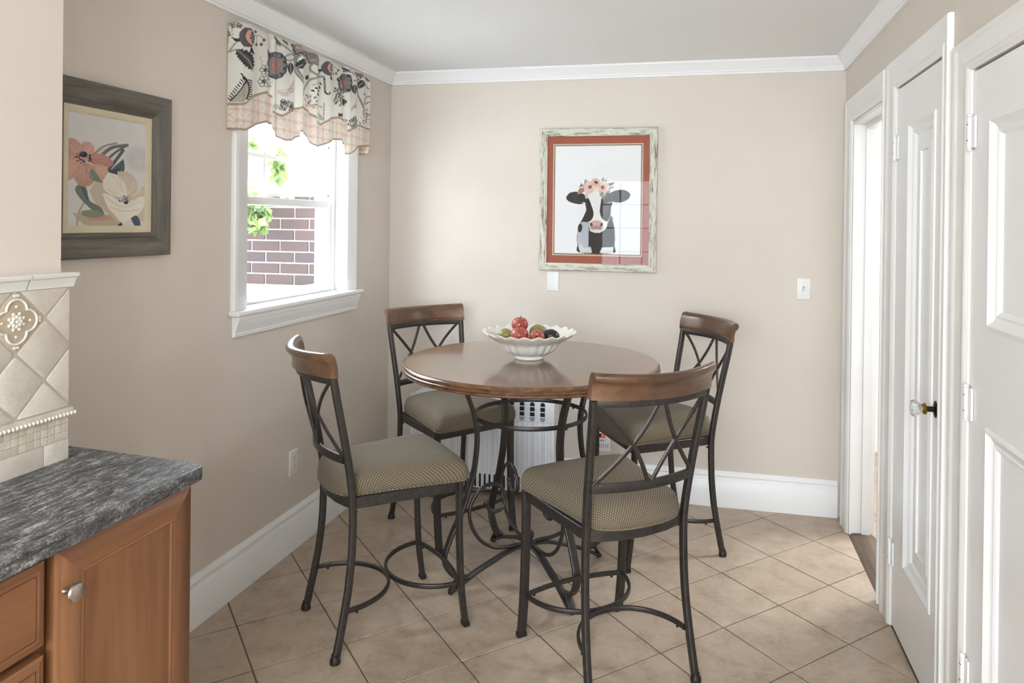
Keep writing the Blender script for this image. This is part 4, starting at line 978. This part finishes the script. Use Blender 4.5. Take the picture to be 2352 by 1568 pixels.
for k in range(4):
    a = math.radians(41.5+90*k); ca, sa = math.cos(a), math.sin(a)
    def P3(p): return [(r*ca, r*sa, z) for r, z in p]
    tg = (-sa, ca, 0)
    lg = obj('leg', MB().sweep(P3(LEG), rr(.014, .034, .0055, 3), tg), 'steel', tb)
    obj('base_bar', MB().sweep(P3(BAR), rr(.012, .032, .005, 3), tg), 'steel', lg)
    obj('foot_plate', MB().sweep(P3([(.322, .062), (.345, .032), (.362, .007)]), rr(.010, .032, .004, 2), tg), 'steel', lg)
    obj('foot_pad', MB().lathe([(.009, .0), (.011, .002), (.011, .007), (.006, .009)], 14, (.357*ca, .357*sa, 0)), 'rubber', lg)
    sc_ = MB().sweep(P3(SCR), circ(.0078, 12), tg); sc_.sphere(P3([(.204, .342)])[0], .0105, 12, 8)
    obj('scroll', sc_, 'steel', tb)
ring = [(.238*math.cos(2*PI*k/64), .238*math.sin(2*PI*k/64), .688) for k in range(64)]
rg = obj('ring', MB().sweep(ring, rr(.010, .018, .004, 2), (0, 0, 1), closed=True), 'steel', tb)
for k in range(4):
    a = math.radians(41.5+90*k+9); obj('bolt', MB().lathe([(.005, 0), (.005, .006), (.003, .008)], 10, (.238*math.cos(a), .238*math.sin(a), 0)).xf(lambda x, y, z: (x, y, .680-z)), 'rubber', rg)
ob = obj('hub', MB().lathe([(.001, .118), (.026, .118), (.030, .124), (.030, .140), (.022, .145), (.012, .148), (.012, .152)], 24), 'steel', tb)
obj('ball_finial', MB().sphere((0, 0, .170), .0205, 24, 16), 'steel', ob)
obj('mount_ring', MB().lathe([(.30, .872), (.36, .872), (.36, .8775), (.30, .8775)], 48, caps=False), 'steel', tb)

# ------------------------------------------------------------------ stools
def yleg(z): return float(np.interp(z, [0, .07, .14, .23, .30, .36, .45, .52, .58, .66, .74, .80, .90, .98, 1.06], [0, .0145, .029, .045, .053, .058, .0605, .060, .055, .043, .028, .016, -.005, -.020, -.034]))
def xleg(z): return float(np.interp(z, [0, .15, .3, .53, .75, .96], [.201, .196, .191, .188, .199, .212]))
def back(x, z, bow):  return (x, yleg(z)-bow*(1-(x/.215)**2), z)
def bowz(z): return float(np.interp(z, [.66, .96, 1.06], [.046, .058, .062]))
def make_stool():
    t = thing('counter_stool', '', 'stool', (0, 0, 0), 0, 'upholstered stools around the round table')
    for sx in (-1, 1):
        zs = np.linspace(.012, .972, 40)
        pts = [(sx*xleg(z), yleg(z), z) for z in zs]
        lg = obj('leg', MB().sweep(pts, rr(.022, .026, .007, 3), (0, 1, 0)), 'steel', t)
        obj('foot_cap', MB().lathe([(.012, 0), (.0175, .001), (.0185, .008), (.0165, .018), (.0125, .026), (.0125, .032)], 16, (sx*.201, .001, 0)), 'rubber', lg)
        zf = spline([(.455, .545), (.455, .40), (.459, .27), (.467, .14), (.484, .008)], 26)
        lg = obj('leg', MB().sweep([(sx*.208, y, z) for y, z in zf], rr(.032, .018, .003, 2), (0, 1, 0)), 'steel', t)
        obj('foot_cap', MB().box((sx*.208-.0185, .472, 0), (sx*.208+.0185, .496, .018)), 'rubber', lg, .004)
    # seat frame band
    fr_ = [(0, .020), (.09, .030), (.150, .048), (.180, .066), (.187, .10), (.195, .20), (.203, .32), (.208, .42), (.208, .448), (.203, .460), (.18, .462), (0, .462)]
    loop = [(x, y, .526) for x, y in fr_]+[(-x, y, .526) for x, y in fr_[::-1][1:-1]]
    obj('seat_frame', MB().sweep(loop, rr(.010, .038, .002, 1), (0, 0, 1), closed=True), 'steel', t)
    obj('seat_pan', MB().ext([(x*.97, .23+(y-.23)*.97, .536) for x, y, z in loop], (0, 0, .008)), 'rubber', t)
    # cushion
    co = [(0, .000), (.06, .004), (.115, .018), (.152, .040), (.168, .066), (.173, .10), (.184, .20), (.199, .31), (.213, .40), (.222, .452), (.222, .472), (.212, .487), (.19, .494), (.10, .498), (0, .499)]
    half = spline(co, 60); full_ = np.vstack([half, (half*[-1, 1])[::-1][1:-1]])
    c0 = np.array([0, .255]); prof = [(.955, .5445), (.992, .549), (1.004, .560), (1.0, .575), (.985, .590), (.955, .604), (.91, .613), (.82, .621), (.68, .627), (.5, .631), (.32, .633), (.14, .634), (.0, .634)]
    V = []; UVp = []; n = len(full_)
    arc = [0.0]
    for j in range(len(prof)-2, -1, -1):
        arc.append(arc[-1]+math.hypot((prof[j][0]-prof[j+1][0])*.22, prof[j][1]-prof[j+1][1]))
    arc = arc[::-1]
    for j, (k, z) in enumerate(prof):
        for p in full_:
            d = p-c0; q = c0+d*k; rlen = np.linalg.norm(d)
            dome = 0 if j < 4 else .006*math.cos(min(1, abs(d[0])*k/.25)*PI/2)*(1 if z > .6 else .5)
            V.append((q[0], q[1], z+dome)); UVp.append(tuple(d/rlen*(arc[j]*rlen/.22)))
    Fc = [(j*n+i, j*n+(i+1) % n, (j+1)*n+(i+1) % n, (j+1)*n+i) for j in range(len(prof)-1) for i in range(n)]
    me = bpy.data.meshes.new('cushion'); me.from_pydata(V, [], Fc); me.update()
    uvl = me.uv_layers.new(name='UVMap'); li = np.zeros(len(me.loops), int); me.loops.foreach_get('vertex_index', li)
    uvl.data.foreach_set('uv', np.array(UVp)[li].astype(np.float32).ravel())
    me.shade_smooth(); me.materials.append(MT['cushion'])
    cu = obj('cushion', me, 'cushion', t)
    pip = [tuple(c0+(p-c0)*.985)+(.5475,) for p in full_]
    pm_ = mesh('piping', MB().sweep(pip, circ(.0042, 8), (0, 0, 1), closed=True), 'cushion'); pm_.uv_layers.new(name='UVMap')
    lv = np.zeros(len(pm_.loops), int); pm_.loops.foreach_get('vertex_index', lv); co_ = np.array([v.co[:] for v in pm_.vertices])
    pm_.uv_layers[0].data.foreach_set('uv', (co_[lv][:, :2]+co_[lv][:, 2:]).astype(np.float32).ravel())
    obj('piping', pm_, 'cushion', cu)
    # back: metal bars
    xs = np.linspace(-.203, .203, 25)
    obj('upper_crossbar', MB().sweep([back(x, .962, bowz(.96)) for x in xs], rr(.016, .024, .003, 2), (0, 0, 1)), 'steel', t)
    xs2 = np.linspace(-.190, .190, 25)
    obj('lower_crossbar', MB().sweep([back(x, .685, bowz(.68)) for x in xs2], rr(.013, .030, .003, 2), (0, 0, 1)), 'steel', t)
    for sx in (-1, 1):
        for xa, xb in ((.194, .008), (.012, .186)):
            pts = []
            for k in range(17):
                u = k/16; z = .955+(.696-.955)*u; x = xa+(xb-xa)*u-.020*math.sin(PI*u)
                pts.append(back(sx*x, z, bowz(z)))
            obj('cross_strap', MB().sweep(pts, rr(.013, .009, .002, 1), (0, 1, 0)), 'steel', t)
    # wooden top rail
    RP = [(0, 0), (.0005, .012), (-.001, .0125), (-.001, .014), (.0, .0145), (-.004, .045), (-.010, .068), (-.015, .078), (-.023, .085), (-.034, .086), (-.043, .081), (-.047, .073), (-.045, .063), (-.038, .056), (-.030, .050), (-.026, .040), (-.0235, .022), (-.023, 0)]
    N = 41; V = []; m = len(RP)
    for i in range(N):
        x = -.2265+.453*i/(N-1); bw = .068*(1-(x/.2265)**2); dip = .006*(1-(x/.2265)**2)
        for a, b in RP: V.append((x, yleg(.974)+.013+a-bw+.0, .9735+b*(1-.0)-dip*(b/.086)))
    Fr = [(i*m+j, i*m+(j+1) % m, (i+1)*m+(j+1) % m, (i+1)*m+j) for i in range(N-1) for j in range(m)]+[tuple(range(m)), tuple(range((N-1)*m, N*m))[::-1]]
    obj('top_rail', MB()._a(V, Fr), 'railwood', t)
    # foot rings
    zr = .160; RB = rr(.011, .017, .003, 2)
    ra = [(.187*math.sin(a), yleg(zr)+.012+.205*math.cos(a), zr) for a in np.linspace(-PI/2, PI/2, 37)]
    r1 = obj('rear_foot_ring', MB().sweep(ra, RB, (0, 0, 1)), 'steel', t)
    fa = [(.200*math.sin(a), .456-.196*math.cos(a), zr) for a in np.linspace(-PI/2, PI/2, 37)]
    r2 = obj('front_foot_ring', MB().sweep(fa, RB, (0, 0, 1)), 'steel', t)
    fb = [(x, .459+.030*(1-(x/.2)**2), zr) for x in np.linspace(-.198, .198, 25)]
    r3 = obj('footrest_bar', MB().sweep(fb, RB, (0, 0, 1)), 'steel', t)
    for par, pts in ((r1, [ra[2], ra[-3]]), (r3, [fb[2], fb[-3]])):
        for p in pts: obj('bolt', MB().lathe([(.0048, 0), (.0048, .007), (.003, .0085)], 10).xf(lambda x, y, z: (x+p[0], y+p[1], p[2]-.008-z)), 'rubber', par)
    for sx in (-1, 1): obj('bolt', MB().lathe([(.005, 0), (.005, .006), (.003, .008)], 10, axis=0).xf(lambda x, y, z: (sx*(.178+x*.5), y+.075, z+.495)), 'rubber', t)
    return t
poses = [(-1.3427, 2.3783, 44.3, 'dark metal counter stool nearest the window wall outlet, seat toward the table'),
         (-.1632, 2.303, 129.0, 'dark metal counter stool nearest the camera with its back turned'),
         (-.0018, 3.5603, 211.4, 'dark metal counter stool standing between the table and light switch'),
         (-1.4011, 3.5599, -38.7, 'dark metal counter stool in the far corner in front of the heater')]
proto = make_stool()
for i, (x, y, a, lb) in enumerate(poses):
    o = proto if i == 0 else copy_tree(proto)
    o.location = (x, y, 0); o.rotation_euler = (0, 0, math.radians(a-90)); o['label'] = lb

# ------------------------------------------------------------------ fruit bowl
BC = (-.727, 3.025, TZ)
bo = thing('fruit_bowl', 'white fluted bowl with a ruffled rim on the round table', 'bowl', BC)
out = [(.052, .0), (.060, .0005), (.0635, .005), (.0625, .012), (.060, .0155), (.075, .019), (.095, .028), (.112, .042), (.124, .058), (.131, .070), (.140, .076), (.158, .085), (.178, .097), (.192, .106), (.199, .112)]
inn = [(.2005, .1155), (.196, .1165), (.188, .1115), (.173, .1025), (.155, .092), (.138, .083), (.127, .076), (.119, .062), (.107, .047), (.09, .034), (.07, .026), (.001, .023)]
def flute(r, z, a, j):
    w = min(1, max(0, (r-.064)/.05)); c = math.cos(22*a)
    return r*(1+.026*w*c), z+.0048*max(0, (r-.14)/.06)*c
obj('bowl_body', MB().lathe(out+inn, 264, fn=flute), 'bowl', bo)
def fruit(name, label, cat, mat, c, r, tilt=(0, 0), h=1.0, pear=0, stem=True, dimple=True):
    t = thing(name, label, cat, c)
    prof = []
    for k in range(25):
        a = PI*k/24; rr_ = r*math.sin(a); z = -r*h*math.cos(a)
        if dimple:
            e = math.exp(-(rr_/(.32*r))**2); z -= (1 if z > 0 else -.7)*.26*r*e*(1 if abs(z) > .4*r else 0)
        if pear: rr_ *= 1-pear*max(0, z/(r*h))**1.2
        prof.append((max(1e-4, rr_), z))
    R_ = Matrix.Rotation(tilt[1], 3, 'Z') @ Matrix.Rotation(tilt[0], 3, 'X')
    def rot(x, y, z): v = R_ @ Vector((x, y, z)); return (v.x, v.y, v.z)
    obj('skin', MB().lathe(prof, 28).xf(rot), mat, t)
    if stem: obj('stalk', MB().sweep([(0, 0, r*h*.62), (.002, 0, r*h*.9), (.006, .001, r*h*1.22)], circ(.0013, 7), (0, 1, 0)).xf(rot), 'stem', t)
    elif dimple: obj('blossom_end', MB().sphere((0, 0, r*h*.74), .004, 10, 6, (1, 1, .5)).xf(rot), 'stem', t)
    return t
fg = 'fruit in the ruffled bowl'
fruit('apple', 'red apple on top of the fruit pile', 'apple', 'apple', (-.777, 3.052, TZ+.140), .0365, (.15, .3), .92)
fruit('apple', 'red apple with a tall stalk at the front of the bowl', 'apple', 'apple', (-.760, 2.982, TZ+.105), .0385, (.12, -.3), .93)
fruit('apple', 'red apple lying with its blossom end toward the camera', 'apple', 'apple', (-.684, 2.985, TZ+.096), .0345, (1.15, .15), .95, 0, False)
fruit('pear', 'yellow green pear at the left edge of the bowl', 'pear', 'pear', (-.826, 3.00, TZ+.099), .030, (1.3, 1.2), 1.15, .25, False, False)
fruit('pear', 'green pear behind the red apples', 'pear', 'pear', (-.700, 3.075, TZ+.108), .033, (1.4, 1.8), 1.2, .25, False, False)
fruit('avocado', 'dark avocado at the right side of the bowl', 'avocado', 'avocado', (-.632, 3.018, TZ+.101), .0305, (1.35, -1.3), 1.3, .2, False, False)
fruit('pear', 'green pear buried beneath the red apples', 'pear', 'pear', (-.752, 3.038, TZ+.060), .0325, (1.45, .8), 1.1, .2, False, False)

# ------------------------------------------------------------------ heater and thermostat behind the table
HX0, HX1, HY = -1.60, -.768, 3.795
he = thing('electric_heater', 'white ribbed electric heater with slotted grilles against the end wall', 'heater', ((HX0+HX1)/2, HY, 0))
hx0, hx1 = HX0-(HX0+HX1)/2, HX1-(HX0+HX1)/2; hw = hx1-hx0
obj('body', MB().ext([(hx0+a, .012, z) for a, z in [(0, .055), (hw, .055), (hw, .535), (hw-.012, .547), (.03, .547), (0, .52)]], (0, .115, 0)), 'heater', he, .003)
for xx in (hx0+.06, hx1-.06):
    obj('foot', MB().box((xx-.015, -.02, 0), (xx+.015, .15, .02)).box((xx-.012, .02, .018), (xx+.012, .11, .056)), 'heater', he, .002)
# corrugated front sheet
pitch = .0565; prof = []
x = hx0+.004
while x < hx1-.03:
    prof += [(x, .004), (x+.004, .0), (x+.022, .0), (x+.026, .006), (x+.030, .0), (x+.034, .0), (x+.038, .006), (x+.042, .001), (x+pitch-.001, .001)]
    x += pitch
xe = hx1-.001; prof = [(a, b) for a, b in prof if a < hx1-.024]+[(hx1-.022, .001), (hx1-.019, .006), (hx1-.016, 0), (xe, 0)]
lp = [(a, b, .135) for a, b in prof]+[(xe, .0125, .135), (hx0+.004, .0125, .135)]
obj('fluted_panel', MB().ext(lp, (0, 0, .291)), 'heater', he)
obj('top_grille', MB().box((hx0+.003, .001, .426), (hx1-.001, .0125, .540)), 'heater', he, .004)
obj('bottom_grille', MB().box((hx0+.003, .003, .045), (hx1-.001, .0125, .1345)), 'heater', he, .003)
def capsule(cx_, w, z0, z1, y, d=.002):
    lo = [(cx_+w/2*math.cos(a), y, z0+w/2+w/2*math.sin(a)) for a in np.linspace(PI, 2*PI, 9)]; hi = [(cx_+w/2*math.cos(a), y, z1-w/2+w/2*math.sin(a)) for a in np.linspace(0, PI, 9)]
    return MB().ext(lo+hi, (0, d, 0))
x = hx1-.066; k = 0
slot_m = mesh('slot', capsule(0, .0255, .4315, .536, 0), 'dark'); bar_m = mesh('slot_bar', MB().box((-.0135, -.0008, -.0025), (.0135, .0015, .0025)), 'heater'); lou_m = mesh('louvre', capsule(0, .0245, .432, .456, -.0004, .001), 'grey')  # dark inlays carry the shade of the openings; nothing is cut through
while x > hx0+.03:
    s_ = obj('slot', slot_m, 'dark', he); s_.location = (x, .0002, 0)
    for z in (.512, .484, .457):
        b = obj('slot_bar', bar_m, 'heater', s_); b.location = (0, 0, z)
    obj('louvre', lou_m, 'grey', s_)
    x -= .0575
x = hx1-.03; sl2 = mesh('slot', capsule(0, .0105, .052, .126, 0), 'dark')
while x > hx0+.02:
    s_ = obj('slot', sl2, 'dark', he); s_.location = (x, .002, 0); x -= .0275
for z in (.531, .27): obj('screw', MB().lathe([(.005, 0), (.005, .001), (.002, .002)], 14, axis=1).xf(lambda a, b, c: (a+hx1-.016, -b, c+z)), 'heater', he)
th = thing('thermostat', 'white wall heater control with a small red digit display', 'thermostat', (-.548, YB, .337))
obj('housing', MB().ext([(-.065, 0, -.085), (.062, 0, -.085), (.062, 0, .085), (-.065, 0, .085)], (0, -.038, 0)), 'plate', th, .006)
obj('face', MB().box((-.05, -.0405, -.06), (.035, -.0375, .075)), 'grey' if False else 'plate', th, .002)
obj('display', MB().box((-.035, -.0425, -.008), (.032, -.040, .014)), 'dark', th)
dg = MB()
for a in ((.014, -.0045, .0265, -.0025), (.014, .0025, .0265, .0045), (.014, .0095, .0265, .0115)): dg.box((a[0], -.0432, a[1]), (a[2], -.0424, a[3]))
for xx in (.0135, .0255):
    dg.box((xx, -.0432, -.0035), (xx+.002, -.0424, .0035)); dg.box((xx, -.0432, .0035), (xx+.002, -.0424, .0105))
obj('digit', dg, 'led', th)
for k in range(5): obj('button', MB().lathe([(.0055, 0), (.0055, .002), (.003, .003)], 14, axis=1).xf(lambda a, b, c: (a-.03+k*.0135, -.0403-b, c-.024)), 'grey', th)
for k in range(9):
    for r in range(2): obj('vent_slot', MB().box((-.042+k*.011, -.041, -.062+r*.012), (-.037+k*.011, -.0404, -.053+r*.012)), 'grey', th)

# unseen globe pendant added to brighten the room; a reflected chandelier hints at one
t = NT('lamp_glass'); t.base((245, 240, 230)); t.b.inputs['Emission Color'].default_value = (1, .97, .93, 1); t.b.inputs['Emission Strength'].default_value = 62
cl = thing('fill_pendant', 'round frosted glass pendant added as fill light behind the camera', 'lamp', (0, -1.3, ZC))
obj('canopy', MB().lathe([(.01, -.03), (.05, -.025), (.06, -.0005), (.01, -.0005)], 24), 'nickel', cl)
obj('rod', MB().lathe([(.006, -.25), (.006, -.02)], 12), 'nickel', cl)
obj('globe', MB().sphere((0, 0, -.37), .13, 32, 20), t.m, cl)

# ------------------------------------------------------------------ outside the window
GZ = 1.075
struct('ground_outside', MB().box((-9, 1.5, GZ-.1), (XL-.20, 4.5, GZ)), 'concrete', 'pale concrete terrace outside the window', 'ground')
struct('wall_sky_blocker', MB().box((-6.9, -6, GZ-.2), (-6.5, 6.5, 3.5)), 'mortar', 'grey wall added out of view to block low sky light', 'wall')  # unseen wall added to cut low-angle sky light at the window
bw = thing('brick_wall', 'red brown brick garden wall seen through the window', 'wall', (-3.4, 4.28, GZ))
obj('mortar_core', MB().box((-1.2, .008, 0), (1.40, .2, .60)), 'mortar', bw)
bmesh_ = mesh('brick', MB().box((-.101, 0, 0), (.101, .09, .063)), 'brick', .003, seg=1)
for r in range(8):
    x = 1.30-(.106 if r % 2 else 0)
    while x > -1.1:
        b = obj('brick', bmesh_, 'brick', bw); b.location = (x, random.uniform(-.002, .002), .004+r*.0735); x -= .212
obj('coping', MB().box((-1.25, -.03, .60), (1.40, .22, .63)), 'concrete', bw, .004)
def tree(name, label, trunk, blobs, seed):
    r = np.random.default_rng(seed); t = thing(name, label, 'tree', (trunk[0], trunk[1], GZ)); mb = MB(); o_ = np.array([trunk[0], trunk[1], GZ])
    obj('trunk', MB().sweep([(0, 0, 0), (.03, .0, .8), (.02, .02, 1.7)], circ(.06, 10), (0, 1, .1), scales=[1.2, 1, .7]), 'bark', t)
    for cx_, cy_, cz_, rx, rz, n in blobs:
        c = np.array([cx_, cy_, cz_])-o_
        st_ = np.array([.02, .01, min(1.6, max(.6, c[2]+.1))])
        obj('branch', MB().sweep([tuple(st_), tuple((st_+c)/2+np.array([0, 0, .06])), tuple(c)], circ(.010, 7), (0, 1, .1), scales=[1.6, 1, .4]), 'bark', t)
        for k in range(n):
            d = r.normal(size=3); d /= np.linalg.norm(d); q = c+d*np.array([rx, rx*.7, rz])*r.uniform(.1, 1)**.5
            a = r.normal(size=3)+np.array([0, 0, -.7]); a /= np.linalg.norm(a); b = np.cross(a, r.normal(size=3)); b /= np.linalg.norm(b); L_ = r.uniform(.05, .09); w_ = L_*.38; nn = np.cross(a, b)
            mb._a([q, q+a*L_*.4+b*w_+nn*.006, q+a*L_, q+a*L_*.4-b*w_+nn*.006, q+a*L_*.45], [(0, 4, 1), (1, 4, 2), (2, 4, 3), (3, 4, 0)])
    f_ = obj('foliage', mb, 'leaf', t, smooth=False); f_['kind'] = 'stuff'
    return t
tree('garden_tree', 'green leafy tree reaching in front of the brick garden wall', (-3.55, 4.0), [(-2.74, 3.99, 1.53, .11, .12, 110), (-2.90, 4.0, 1.66, .13, .12, 90), (-2.56, 3.98, 1.86, .045, .13, 50), (-2.86, 4.0, 1.98, .12, .12, 60), (-3.2, 4.0, 2.0, .3, .3, 200)], 3)
